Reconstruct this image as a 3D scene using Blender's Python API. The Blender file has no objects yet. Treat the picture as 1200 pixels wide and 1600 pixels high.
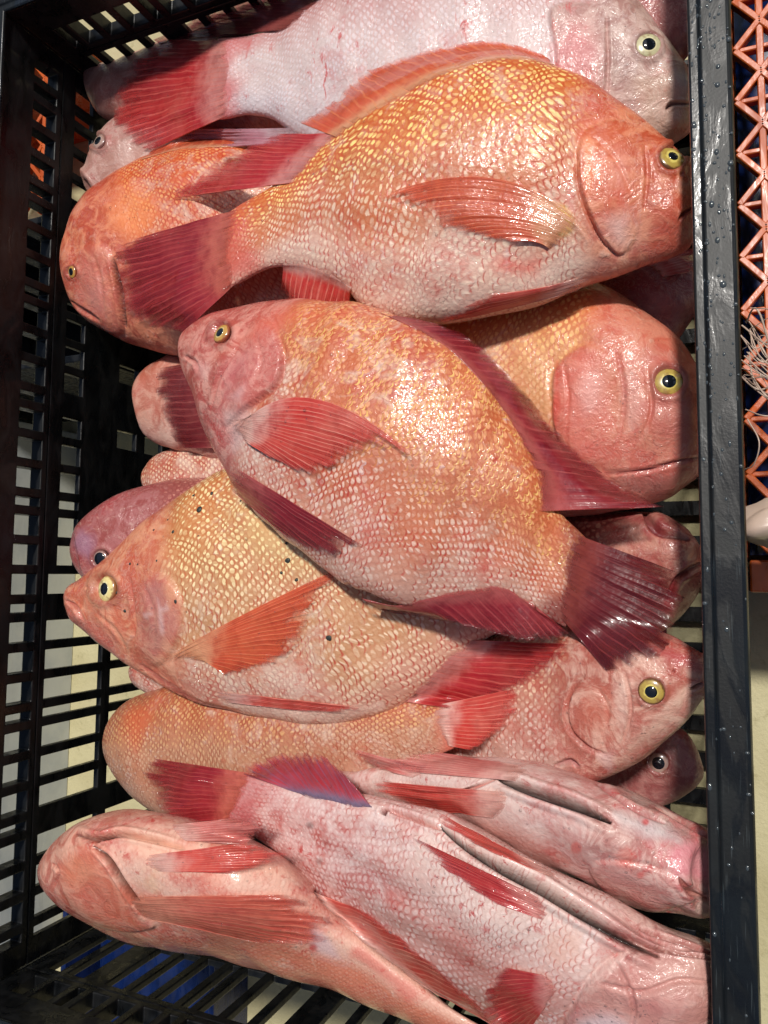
import bpy, bmesh, math, random
import numpy as np
from mathutils import Vector, Matrix
from mathutils.bvhtree import BVHTree

random.seed(7); RNG = np.random.RandomState(11)
scene = bpy.context.scene

# ------------------------------------------------------------------ camera
FPX = 1208.0                       # focal length in photo pixels (1200 x 1600)
RIM_Z = 0.300                      # top of the crate rim above the ground
CAM = np.array([0.0, 0.0, RIM_Z + 0.294])
_nx, _ny, _vx = 1130.0, 900.0, 710.0
_dn = np.array([_nx - 600, _ny - 800, FPX]); _dn /= np.linalg.norm(_dn)
_vy = 800 - (FPX * FPX + (_nx - 600) * (_vx - 600)) / (_ny - 800)
_Y = -np.array([_vx - 600, _vy - 800, FPX])
if _Y[1] > 0: _Y = -_Y
_Y /= np.linalg.norm(_Y)
_Z = -_dn
_X = np.cross(_Y, _Z)
RCW = np.stack([_X, _Y, _Z])       # photo-camera coords (x right, y down, z forward) -> world
cam_d = bpy.data.cameras.new('camera'); cam_o = bpy.data.objects.new('camera', cam_d)
scene.collection.objects.link(cam_o); scene.camera = cam_o
cam_d.sensor_fit = 'VERTICAL'; cam_d.sensor_height = 36.0; cam_d.lens = 36.0 * FPX / 1600.0
cam_d.clip_start = 0.01; cam_d.clip_end = 100.0
_R = np.stack([RCW[:, 0], -RCW[:, 1], -RCW[:, 2]], axis=1)
_M = np.eye(4); _M[:3, :3] = _R; _M[:3, 3] = CAM
cam_o.matrix_world = Matrix(_M.tolist())

# ------------------------------------------------------------------ light
SUN_EL, SUN_AZ = 64.0, 66.0        # azimuth measured from +X towards +Y
sdir = Vector((math.cos(math.radians(SUN_EL)) * math.cos(math.radians(SUN_AZ)),
               math.cos(math.radians(SUN_EL)) * math.sin(math.radians(SUN_AZ)),
               math.sin(math.radians(SUN_EL))))
world = bpy.data.worlds.new('World'); scene.world = world; world.use_nodes = True
wn = world.node_tree; wn.nodes.clear()
wo = wn.nodes.new('ShaderNodeOutputWorld'); wb = wn.nodes.new('ShaderNodeBackground')
ws = wn.nodes.new('ShaderNodeTexSky'); ws.sky_type = 'NISHITA'; ws.sun_disc = False
ws.sun_elevation = math.radians(SUN_EL); ws.sun_rotation = math.radians(90 - SUN_AZ)
ws.air_density = 1.0; ws.dust_density = 2.5; ws.ozone_density = 1.0
wb.inputs['Strength'].default_value = 0.058
wn.links.new(ws.outputs[0], wb.inputs[0]); wn.links.new(wb.outputs[0], wo.inputs[0])
sun_d = bpy.data.lights.new('sun', 'SUN'); sun_o = bpy.data.objects.new('sun', sun_d)
scene.collection.objects.link(sun_o)
sun_d.energy = 3.6; sun_d.angle = math.radians(5.0); sun_d.color = (1.0, 0.96, 0.90)
sun_o.rotation_euler = sdir.to_track_quat('Z', 'Y').to_euler(); sun_o.location = (1, 1, 2)
scene.view_settings.view_transform = 'Standard'; scene.view_settings.look = 'None'
scene.view_settings.exposure = 0.04; scene.view_settings.gamma = 1.0
scene.view_settings.use_curve_mapping = False
try:
    scene.cycles.use_denoising = True
    scene.cycles.max_bounces = 6; scene.cycles.use_adaptive_sampling = True; scene.cycles.adaptive_threshold = 0.025; scene.cycles.caustics_reflective = False; scene.cycles.caustics_refractive = False
except Exception:
    pass

# ------------------------------------------------------------------ helpers
def rays(px, py):
    r = np.stack([np.asarray(px, float) - 600, np.asarray(py, float) - 800, np.full(np.shape(px), FPX)], -1) @ RCW.T
    return r / np.linalg.norm(r, axis=-1, keepdims=True)
def P(px, py, zr):
    """photo pixel -> world point at height zr relative to the rim"""
    r = rays(px, py); t = (RIM_Z + np.asarray(zr) - CAM[2]) / r[..., 2]
    return CAM + r * t[..., None]
def proj(p):
    c = (p - CAM) @ RCW
    return np.stack([600 + FPX * c[..., 0] / c[..., 2], 800 + FPX * c[..., 1] / c[..., 2]], -1)
def lin(c):
    c = np.asarray(c, float) / 255.0
    return tuple(np.where(c <= 0.04045, c / 12.92, ((c + 0.055) / 1.055) ** 2.4))
def hermite(xs, ys, x):
    xs = np.asarray(xs, float); ys = np.asarray(ys, float)
    m = np.empty_like(ys); h = np.diff(xs)
    s = np.diff(ys, axis=0) / h.reshape((-1,) + (1,) * (ys.ndim - 1))
    m[0] = s[0]; m[-1] = s[-1]
    w = (h[1:] / (h[1:] + h[:-1])).reshape((-1,) + (1,) * (ys.ndim - 1))
    m[1:-1] = s[:-1] * w + s[1:] * (1 - w)
    i = np.clip(np.searchsorted(xs, x) - 1, 0, len(xs) - 2)
    t = ((x - xs[i]) / h[i]); sh = (-1,) + (1,) * (ys.ndim - 1)
    t = t.reshape(sh); hh = h[i].reshape(sh)
    return ((2*t**3-3*t**2+1)*ys[i] + (t**3-2*t**2+t)*hh*m[i] + (-2*t**3+3*t**2)*ys[i+1] + (t**3-t**2)*hh*m[i+1])
def sstep(a, b, x):
    t = np.clip((x - a) / (b - a), 0, 1); return t * t * (3 - 2 * t)
def nrm(v):
    return v / np.maximum(np.linalg.norm(v, axis=-1, keepdims=True), 1e-12)
def wob(p, scale, seed, n=7):
    """smooth pseudo noise of 3-D points, about -1..1"""
    r = np.random.RandomState(seed); k = r.normal(size=(n, 3)) * scale; ph = r.uniform(0, 6.28, n)
    return np.sin(p @ k.T + ph).sum(-1) / math.sqrt(n)

def link(o, parent=None):
    scene.collection.objects.link(o)
    if parent is not None: o.parent = parent
    return o
def mesh_obj(name, verts, faces, mat, parent=None, smooth=True, org=None, attrs=None):
    me = bpy.data.meshes.new(name)
    v = np.asarray(verts, float)
    if org is not None: v = v - np.asarray(org)
    me.from_pydata(v.tolist(), [], faces if isinstance(faces, list) else faces.tolist())
    if smooth: me.polygons.foreach_set('use_smooth', np.ones(len(me.polygons), bool))
    for k, (typ, arr) in (attrs or {}).items():
        at = me.attributes.new(k, typ, 'POINT')
        at.data.foreach_set('color' if typ == 'FLOAT_COLOR' else 'vector', np.asarray(arr, np.float32).ravel())
    if mat: me.materials.append(mat)
    me.update()
    return link(bpy.data.objects.new(name, me), parent)
def tag(o, label=None, cat=None, group=None, kind=None):
    for k, val in (('label', label), ('category', cat), ('group', group), ('kind', kind)):
        if val: o[k] = val
    return o
def empty(name, loc):
    o = bpy.data.objects.new(name, None); o.location = loc; o.empty_display_size = 0.02
    return link(o)
def box_bm(bm, x0, x1, y0, y1, z0, z1):
    v = [bm.verts.new(c) for c in ((x0,y0,z0),(x1,y0,z0),(x1,y1,z0),(x0,y1,z0),(x0,y0,z1),(x1,y0,z1),(x1,y1,z1),(x0,y1,z1))]
    for f in ((3,2,1,0),(4,5,6,7),(0,1,5,4),(1,2,6,5),(2,3,7,6),(3,0,4,7)): bm.faces.new([v[i] for i in f])
def bm_obj(name, bm, mat, parent=None, bevel=0, smooth=False, seg=2):
    me = bpy.data.meshes.new(name); bm.normal_update(); bm.to_mesh(me); bm.free()
    me.materials.append(mat)
    if smooth: me.polygons.foreach_set('use_smooth', np.ones(len(me.polygons), bool))
    o = link(bpy.data.objects.new(name, me), parent)
    if bevel:
        b = o.modifiers.new('bevel', 'BEVEL'); b.width = bevel; b.segments = seg; b.limit_method = 'ANGLE'; b.angle_limit = 0.6
    return o

# ------------------------------------------------------------------ node helper
class NT:
    def __init__(s, name):
        s.m = bpy.data.materials.new(name); s.m.use_nodes = True
        s.t = s.m.node_tree; s.t.nodes.clear()
        s.out = s.t.nodes.new('ShaderNodeOutputMaterial')
    def n(s, typ, **kw):
        nd = s.t.nodes.new(typ)
        for k, v in kw.items(): setattr(nd, k, v)
        return nd
    def set(s, sock, v):
        if v is None: return
        if isinstance(v, bpy.types.NodeSocket): s.t.links.new(v, sock)
        else:
            if isinstance(v, (tuple, list)) and sock.type == 'RGBA' and len(v) == 3: v = tuple(v) + (1.0,)
            sock.default_value = v
    def math(s, op, a, b=None, c=None, clamp=False):
        nd = s.n('ShaderNodeMath', operation=op); nd.use_clamp = clamp
        for i, v in enumerate((a, b, c)): s.set(nd.inputs[i], v)
        return nd.outputs[0]
    def add(s, a, b): return s.math('ADD', a, b)
    def sub(s, a, b): return s.math('SUBTRACT', a, b)
    def mul(s, a, b): return s.math('MULTIPLY', a, b)
    def ss(s, a, b, x, lo=0.0, hi=1.0):
        nd = s.n('ShaderNodeMapRange', interpolation_type='SMOOTHSTEP')
        s.set(nd.inputs[0], x); s.set(nd.inputs[1], a); s.set(nd.inputs[2], b); s.set(nd.inputs[3], lo); s.set(nd.inputs[4], hi)
        return nd.outputs[0]
    def mix(s, f, a, b, blend='MIX'):
        nd = s.n('ShaderNodeMix', data_type='RGBA', blend_type=blend)
        s.set(nd.inputs[0], f); s.set(nd.inputs[6], a); s.set(nd.inputs[7], b)
        return nd.outputs[2]
    def noise(s, vec, scale, detail=2.0, rough=0.5, dist=0.0):
        nd = s.n('ShaderNodeTexNoise'); s.set(nd.inputs['Vector'], vec)
        nd.inputs['Scale'].default_value = scale; nd.inputs['Detail'].default_value = detail
        nd.inputs['Roughness'].default_value = rough; nd.inputs['Distortion'].default_value = dist
        return nd.outputs[0]
    def obj(s): return s.n('ShaderNodeTexCoord').outputs['Object']
    def vmul(s, v, k):
        nd = s.n('ShaderNodeVectorMath', operation='MULTIPLY'); s.set(nd.inputs[0], v); nd.inputs[1].default_value = k
        return nd.outputs[0]
    def attr(s, name): return s.n('ShaderNodeAttribute', attribute_name=name)
    def sep(s, v):
        nd = s.n('ShaderNodeSeparateXYZ'); s.set(nd.inputs[0], v); return nd.outputs
    def comb(s, x, y, z=0.0):
        nd = s.n('ShaderNodeCombineXYZ'); s.set(nd.inputs[0], x); s.set(nd.inputs[1], y); s.set(nd.inputs[2], z); return nd.outputs[0]
    def bump(s, h, strength, dist, normal=None):
        nd = s.n('ShaderNodeBump'); s.set(nd.inputs['Height'], h); s.set(nd.inputs['Strength'], strength)
        s.set(nd.inputs['Distance'], dist); s.set(nd.inputs['Normal'], normal); return nd.outputs[0]
    def bsdf(s, **kw):
        nd = s.n('ShaderNodeBsdfPrincipled')
        for k, v in kw.items(): s.set(nd.inputs[k.replace('_', ' ')], v)
        return nd
    def done(s, shader):
        s.t.links.new(shader, s.out.inputs[0]); return s.m

def plastic_mat(name, col, col2, rough=0.35, wet=0.5, spec=0.5, scale=60):
    t = NT(name); o = t.obj()
    n1 = t.noise(o, scale, 4, 0.6); n2 = t.noise(o, scale * 8, 3, 0.6); n3 = t.noise(t.vmul(o, (1, 0.35, 1)), scale * 1.7, 3, 0.55, 1.0)
    c = t.mix(t.ss(0.35, 0.7, n1), lin(col), lin(col2))
    r = t.ss(0.35, 0.65, n3, rough * 0.45, rough * 1.3)
    b = t.bump(t.add(t.mul(n2, 0.25), t.mul(n3, 0.8)), 0.35, 0.0008)
    p = t.bsdf(Base_Color=c, Roughness=r, Normal=b, Specular_IOR_Level=spec, Coat_Weight=t.ss(0.45, 0.6, n3, 0.0, wet), Coat_Roughness=0.08)
    return t.done(p.outputs[0])

BLACK = plastic_mat('black_plastic', (9, 10, 11), (15, 17, 19), 0.5, 0.22, 0.28)
def rim_mat():
    t = NT('black_rim_plastic'); o = t.obj()
    n1 = t.noise(o, 55, 4, 0.6); n2 = t.noise(o, 900, 3, 0.6); n3 = t.noise(t.vmul(o, (1, 0.4, 1)), 70, 4, 0.6, 0.8); sc_ = t.noise(t.vmul(o, (1, 0.04, 1)), 1400, 2, 0.5)
    c = t.mix(t.ss(0.35, 0.7, n1), lin((11, 13, 14)), lin((19, 23, 24)))
    c = t.mix(t.mul(t.ss(0.62, 0.72, sc_), 0.35), c, lin((70, 78, 80)))
    wetm = t.ss(0.42, 0.60, n3)
    b = t.bump(t.add(t.mul(n2, 0.3), t.mul(wetm, 0.35)), 0.3, 0.0005)
    p = t.bsdf(Base_Color=c, Roughness=t.ss(0.0, 1.0, wetm, 0.46, 0.26), Normal=b, Specular_IOR_Level=0.36, Coat_Weight=t.mul(wetm, 0.7), Coat_Roughness=0.09, Coat_Normal=b)
    return t.done(p.outputs[0])
RIMM = rim_mat()

# ------------------------------------------------------------------ setting
XL, XR, YN, YF = -0.3687, -0.0072, -0.224, 0.319      # inner edges of the rim
def ground():
    t = NT('ground_concrete'); o = t.obj()
    n1 = t.noise(o, 6, 5, 0.6); n2 = t.noise(o, 90, 4, 0.65); n3 = t.noise(o, 400, 2)
    c = t.mix(t.ss(0.3, 0.7, n1), lin((164, 154, 114)), lin((188, 180, 142)))
    c = t.mix(t.ss(0.55, 0.75, n2), c, lin((150, 142, 104)))
    p = t.bsdf(Base_Color=c, Roughness=0.75, Normal=t.bump(t.add(n2, t.mul(n3, 0.5)), 0.4, 0.002))
    bm = bmesh.new(); s = 15.0
    bm.faces.new([bm.verts.new(v) for v in ((-s,-s,0),(s,-s,0),(s,s,0),(-s,s,0))])
    tag(bm_obj('ground', bm, t.done(p.outputs[0])), kind='structure')
ground()

def grid_wall(bm, L, z0, z1, th, slots, f):
    """plate with rectangular holes; f(u, o, z) -> world (o = outward offset)"""
    us = sorted({0.0, L} | {round(s[i], 5) for s in slots for i in (0, 1)}); zs = sorted({z0, z1} | {round(s[i], 5) for s in slots for i in (2, 3)})
    nu, nz = len(us) - 1, len(zs) - 1
    sol = np.ones((nu + 2, nz + 2), bool); sol[0] = sol[-1] = False; sol[:, 0] = sol[:, -1] = False
    for s in slots:
        for i in range(nu):
            if us[i] >= s[0] - 1e-6 and us[i+1] <= s[1] + 1e-6:
                for j in range(nz):
                    if zs[j] >= s[2] - 1e-6 and zs[j+1] <= s[3] + 1e-6: sol[i+1, j+1] = False
    V = {}
    def v(i, j, k):
        if (i, j, k) not in V: V[i, j, k] = bm.verts.new(f(us[i], k * th, zs[j]))
        return V[i, j, k]
    for i in range(nu):
        for j in range(nz):
            if not sol[i+1, j+1]: continue
            bm.faces.new((v(i,j,0), v(i+1,j,0), v(i+1,j+1,0), v(i,j+1,0)))
            bm.faces.new((v(i,j+1,1), v(i+1,j+1,1), v(i+1,j,1), v(i,j,1)))
            if not sol[i, j+1]: bm.faces.new((v(i,j,0), v(i,j+1,0), v(i,j+1,1), v(i,j,1)))
            if not sol[i+2, j+1]: bm.faces.new((v(i+1,j+1,0), v(i+1,j,0), v(i+1,j,1), v(i+1,j+1,1)))
            if not sol[i+1, j]: bm.faces.new((v(i+1,j,0), v(i,j,0), v(i,j,1), v(i+1,j,1)))
            if not sol[i+1, j+2]: bm.faces.new((v(i,j+1,0), v(i+1,j+1,0), v(i+1,j+1,1), v(i,j+1,1)))

def slot_runs(L):
    """slot intervals along a wall: three full slots then a narrow one, as moulded"""
    out, u, k = [], 0.014, 0
    while u < L - 0.016:
        w = 0.0118 if k % 4 else 0.0050
        out.append((u, min(u + w, L - 0.012), k)); u += w + 0.0054; k += 1
    return out

def crate():
    root = empty('plastic_crate', ((XL + XR) / 2, (YN + YF) / 2, 0))
    tag(root, 'black slotted plastic crate heaped with the red fish', 'crate')
    o0 = Vector(root.location)
    Z = lambda z: RIM_Z + z
    T1, T2 = 0.009, 0.004
    def wall(L, f, split):
        bm = bmesh.new(); runs = slot_runs(L)
        up = [(a, b, Z(-0.042), Z(-0.025)) for a, b, k in runs]
        lo = []
        for a, b, k in runs:
            if split and a > split:
                rows = ((-0.072, -0.057),) + (((-0.122, -0.104), (-0.149, -0.131)) if k % 3 == 1 else ())
            else: rows = ((-0.097, -0.051), (-0.151, -0.105))
            if not (split and a > split): rows = rows + ((-0.205, -0.160), (-0.255, -0.212))
            if k % 8 == 4: continue
            lo += [(a, b, Z(r0), Z(r1)) for r0, r1 in rows]
        grid_wall(bm, L, Z(-0.0462), Z(-0.0030), T1, up, f)
        grid_wall(bm, L, Z(-0.290), Z(-0.0464), T2, lo, f)
        return bm
    W, Ln = XR + 0.010 - XL - 0.001, YF - YN
    xi0, xi1 = XL - 0.001, XR + 0.0102
    # near-end to far-end along the left wall; u = 0 at the near end
    specs = ((Ln, lambda u, o, z: (xi0 - o - o0.x, YN + u - o0.y, z), 0.225),
             (Ln, lambda u, o, z: (xi1 + o * 0.4 - o0.x, YF - u - o0.y, z), 0),
             (xi1 - xi0, lambda u, o, z: (xi1 - u - o0.x, YN - 0.001 - o - o0.y, z), 0),
             (xi1 - xi0, lambda u, o, z: (xi0 + u - o0.x, YF + 0.001 + o - o0.y, z), 0))
    for L, f, sp in specs: bm_obj('wall', wall(L, f, sp), BLACK, root, 0.0007)
    # corner posts
    for x, y in ((xi0, YN), (xi0, YF), (xi1, YN), (xi1, YF)):
        bm = bmesh.new(); s = 0.0055
        dx = -1 if x == xi0 else 1; dy = -1 if y == YN else 1
        box_bm(bm, *sorted((x - o0.x + dx * 0.0003, x - o0.x + dx * s)), *sorted((y - o0.y + dy * 0.0013, y - o0.y + dy * s)), 0.0, Z(-0.0035))
        bm_obj('corner_post', bm, BLACK, root, 0.001)
    # floor lattice
    bm = bmesh.new()
    x0, x1, y0, y1 = xi0 - o0.x, xi1 - o0.x, YN - o0.y, YF - o0.y
    n = 22
    for i in range(n + 1):
        y = y0 + (y1 - y0) * i / n; box_bm(bm, x0, x1, y - 0.005, y + 0.005, 0.006, 0.012)
    for i in range(9):
        x = x0 + (x1 - x0) * i / 8; box_bm(bm, x - 0.006, x + 0.006, y0, y1, 0.0055, 0.0125)
    bm_obj('floor', bm, BLACK, root)
    # rim: swept profile (outward offset, z)
    prof = [(0, -0.0030), (0.0, -0.0014), (0.0006, -0.0008), (0.0036, -0.0009), (0.0043, -0.0001), (0.0050, 0.0), (0.0131, 0.0),
            (0.0144, -0.0006), (0.0150, -0.0018), (0.0150, -0.0190), (0.0132, -0.0190), (0.0132, -0.0030)]
    bm = bmesh.new(); rings = []
    def sub(a, b, n): return [a + (b - a) * i / n for i in range(n)]
    for cx, cy, sx, sy, nx_, ny_ in ((XL, YN, -1, -1, 1, 0), (XR, YN, 1, -1, 0, 1), (XR, YF, 1, 1, -1, 0), (XL, YF, -1, 1, 0, -1)):
        rings.append([bm.verts.new((cx + sx * o - o0.x, cy + sy * o - o0.y, Z(z))) for o, z in prof])
    for a in range(4):
        A, B = rings[a], rings[(a + 1) % 4]
        for k in range(len(prof)):
            k2 = (k + 1) % len(prof); bm.faces.new((A[k], B[k], B[k2], A[k2]))
    bmesh.ops.recalc_face_normals(bm, faces=bm.faces)
    bm_obj('rim', bm, RIMM, root, 0.0004)
    return root
crate()

def droplets():
    vs, fs = [], []
    r = random.Random(5)
    for i in range(700):
        yy = YF - (r.random() ** 1.35) * (YF - YN) * 0.95
        if yy < 0.06 and r.random() < 0.75: continue
        line = r.random() < 0.3
        xx = XR + (0.0046 + r.gauss(0, 0.0004) if line else r.uniform(0.0008, 0.0142))
        R = 0.00026 + abs(r.gauss(0, 0.00030)); R = min(R, 0.0012)
        zb = RIM_Z + (0.0 if xx - XR > 0.0046 else -0.0009)
        n, m, b = 8, 4, len(vs); ax = r.uniform(0.7, 1.3)
        for j in range(m):
            a = j / m * math.pi / 2
            for k in range(n):
                t = k / n * 2 * math.pi
                vs.append((xx + R * ax * math.cos(a) * math.cos(t), yy + R / ax * math.cos(a) * math.sin(t) * 1.2, zb + R * 0.55 * math.sin(a) - 0.00005))
        vs.append((xx, yy, zb + R * 0.55))
        for j in range(m - 1):
            for k in range(n): fs.append((b + j*n + k, b + j*n + (k+1) % n, b + (j+1)*n + (k+1) % n, b + (j+1)*n + k))
        for k in range(n): fs.append((b + (m-1)*n + k, b + (m-1)*n + (k+1) % n, len(vs) - 1))
    t = NT('water'); p = t.bsdf(Base_Color=(0.05, 0.06, 0.065), Roughness=0.12, IOR=1.33, Specular_IOR_Level=0.9, Coat_Weight=1.0, Coat_Roughness=0.02)
    tag(mesh_obj('water_droplets', vs, fs, t.done(p.outputs[0])), 'clear water droplets beaded along the black rim', 'water', kind='stuff')
droplets()

# ------------------------------------------------------------------ skin, fin and eye materials
def skin_mat(name, pal, seed):
    t = NT(name); o = t.obj()
    off = t.n('ShaderNodeVectorMath', operation='ADD'); t.set(off.inputs[0], o); off.inputs[1].default_value = (seed * 1.37, seed * 0.71, seed * 2.1); o = off.outputs[0]
    sc = t.attr('sc').outputs['Vector']; m1 = t.sep(t.attr('m1').outputs['Vector']); tint = t.attr('tint')
    a, b, _ = t.sep(sc)
    fine = t.noise(o, 520, 2, 0.6); mid = t.noise(o, 95, 3, 0.6); big = t.noise(o, 26, 3, 0.55); brd = t.noise(o, 13, 3, 0.5)
    marb = t.noise(o, 68, 4, 0.68, 1.6); marb2 = t.noise(o, 150, 4, 0.65, 1.0)
    jit = t.mul(t.sub(t.noise(o, 170, 3, 0.6), 0.5), 0.55); jit2 = t.mul(t.sub(t.noise(t.vmul(o, (1, 1, -1)), 160, 3, 0.6), 0.5), 0.55)
    a = t.add(a, jit); b = t.add(b, jit2)
    def fam(aa, bb):               # one family of overlapping scale rows: distance past its last free edge, row offset, id
        rb = t.math('ROUND', bb); db = t.sub(bb, rb)
        arc = t.math('SQRT', t.sub(0.37, t.mul(db, db))); x = t.sub(aa, arc); fx = t.math('FLOOR', x)
        return t.sub(x, fx), db, fx, rb
    mA, dA, iA, jA = fam(a, b); mB, dB, iB, jB = fam(t.add(a, 0.5), t.add(b, 0.5))
    useB = t.math('LESS_THAN', mB, mA)
    def pick(x, y): return t.add(t.mul(x, t.sub(1.0, useB)), t.mul(y, useB))
    m = t.math('MINIMUM', mA, mB); db = t.math('ABSOLUTE', pick(dA, dB))
    wn_ = t.n('ShaderNodeTexWhiteNoise', noise_dimensions='3D'); t.set(wn_.inputs['Vector'], t.comb(pick(iA, iB), pick(jA, jB), useB)); rnd = wn_.outputs['Value']
    sa = m1[2]
    v = t.add(m1[1], t.mul(t.sub(big, 0.5), 0.5))
    dors = t.ss(0.62, 0.30, v)
    c = t.mix(t.ss(0.10, 0.50, v), lin(pal['back']), lin(pal['flank']))
    c = t.mix(t.ss(0.62, 0.92, v), c, lin(pal['belly']))
    bl = t.ss(pal.get('bl0', 0.48), pal.get('bl0', 0.48) + 0.15, t.add(t.mul(brd, 0.55), t.add(t.mul(mid, 0.27), t.mul(marb2, 0.18))))
    c = t.mix(t.mul(bl, pal.get('blot_amt', 0.5)), c, lin(pal['blot']))
    # scale net and scale centres
    netc = t.mix(dors, lin(pal['net2']), lin(pal['net']))
    patch = t.ss(0.40, 0.60, t.add(t.mul(t.noise(o, 55, 3, 0.6), 0.7), t.mul(rnd, 0.3)))
    net = t.mul(t.ss(0.20, 0.06, t.add(m, t.mul(t.sub(fine, 0.5), 0.16))), t.mul(sa, t.mul(patch, t.ss(0.5, 0.25, db, 0.35, 1.0))))
    c = t.mix(t.mul(net, pal.get('net_amt', 0.7)), c, netc)
    spc = t.mix(dors, lin(pal['spot2']), lin(pal['spot']))
    sp_ = t.add(t.sub(a, 0.33), b); sq_ = t.sub(t.sub(a, 0.33), b)
    lp = t.sub(sp_, t.math('ROUND', sp_)); lq = t.sub(sq_, t.math('ROUND', sq_))
    ex = t.math('DIVIDE', t.add(lp, lq), 0.54); ey = t.math('DIVIDE', t.sub(lp, lq), 0.74)
    el = t.add(t.math('SQRT', t.add(t.mul(ex, ex), t.mul(ey, ey))), t.add(t.mul(t.sub(t.noise(o, 330, 2, 0.6), 0.5), 1.1), t.mul(t.sub(rnd, 0.5), 0.4)))
    spot = t.mul(t.ss(1.06, 0.58, el), t.mul(sa, t.ss(0.33, 0.62, t.add(t.mul(t.noise(o, 40, 3), 0.58), t.mul(rnd, 0.42)), 0.10, 1.0)))
    spot = t.mul(spot, t.add(0.72, t.mul(dors, 0.28)))
    c = t.mix(t.mul(spot, pal.get('spot_amt', 0.8)), c, spc)
    # silvery scale reflections and pale sheen, painted into the skin colour
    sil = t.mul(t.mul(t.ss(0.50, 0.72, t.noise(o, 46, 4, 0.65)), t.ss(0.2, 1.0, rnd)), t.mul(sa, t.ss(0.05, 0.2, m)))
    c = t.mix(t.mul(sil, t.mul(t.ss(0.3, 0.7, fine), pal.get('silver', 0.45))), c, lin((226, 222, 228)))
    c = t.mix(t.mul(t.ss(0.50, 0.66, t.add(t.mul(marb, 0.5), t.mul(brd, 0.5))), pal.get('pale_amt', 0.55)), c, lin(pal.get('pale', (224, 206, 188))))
    # head
    hc = t.mix(t.ss(0.40, 0.60, marb), lin(pal['head']), lin(pal['head2']))
    hc = t.mix(t.mul(t.ss(0.48, 0.62, t.add(t.mul(big, 0.6), t.mul(marb2, 0.4))), 0.82), hc, lin(pal['blot']))
    hc = t.mix(t.mul(t.ss(0.53, 0.72, marb2), 0.36), hc, lin(pal.get('pale', (226, 200, 184))))
    vein = t.mul(t.ss(0.030, 0.0, t.math('ABSOLUTE', t.sub(marb2, 0.5))), t.ss(0.42, 0.60, big))
    hc = t.mix(t.mul(vein, 0.35), hc, lin((226, 196, 186)))
    c = t.mix(t.mul(m1[0], 0.80), c, hc)
    # thin capillary flecks
    fl = t.mul(t.ss(0.56, 0.68, t.noise(t.vmul(o, pal.get('streak', (1, 1, 1))), 230, 4, 0.7, 0.6)), t.ss(0.42, 0.58, big))
    c = t.mix(t.mul(fl, pal.get('fleck', 0.45)), c, lin(pal['blot']))
    c = t.mix(t.ss(0.3, 0.7, fine, 0.0, 0.16), c, t.mix(1.0, c, (0.75, 0.62, 0.58), 'MULTIPLY'))
    c = t.mix(tint.outputs['Alpha'], c, tint.outputs['Color'])
    # relief
    ht = t.mul(t.add(t.mul(m, 1.3), t.mul(t.ss(0.0, 0.10, m), 0.35)), t.add(sa, 0.0))
    hgt = t.add(t.add(t.mul(ht, t.ss(0.35, 0.6, patch, 0.35, 0.85)), t.mul(t.sub(mid, 0.5), 1.3)), t.add(t.mul(fine, 0.9), t.mul(marb2, 1.0)))
    hgt = t.add(hgt, t.mul(m1[0], t.add(t.mul(marb, 2.2), t.mul(t.math('ABSOLUTE', t.sub(marb2, 0.5)), 2.4))))
    bmp = t.bump(hgt, 0.62, 0.00048)
    pr = t.bsdf(Base_Color=c, Roughness=t.ss(0.3, 0.7, mid, 0.36, 0.56), Normal=bmp, Specular_IOR_Level=0.45,
                Coat_Weight=t.ss(0.35, 0.65, big, 0.35, 0.95), Coat_Roughness=0.085, Coat_Normal=bmp, Coat_IOR=1.36)
    return t.done(pr.outputs[0])

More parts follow.
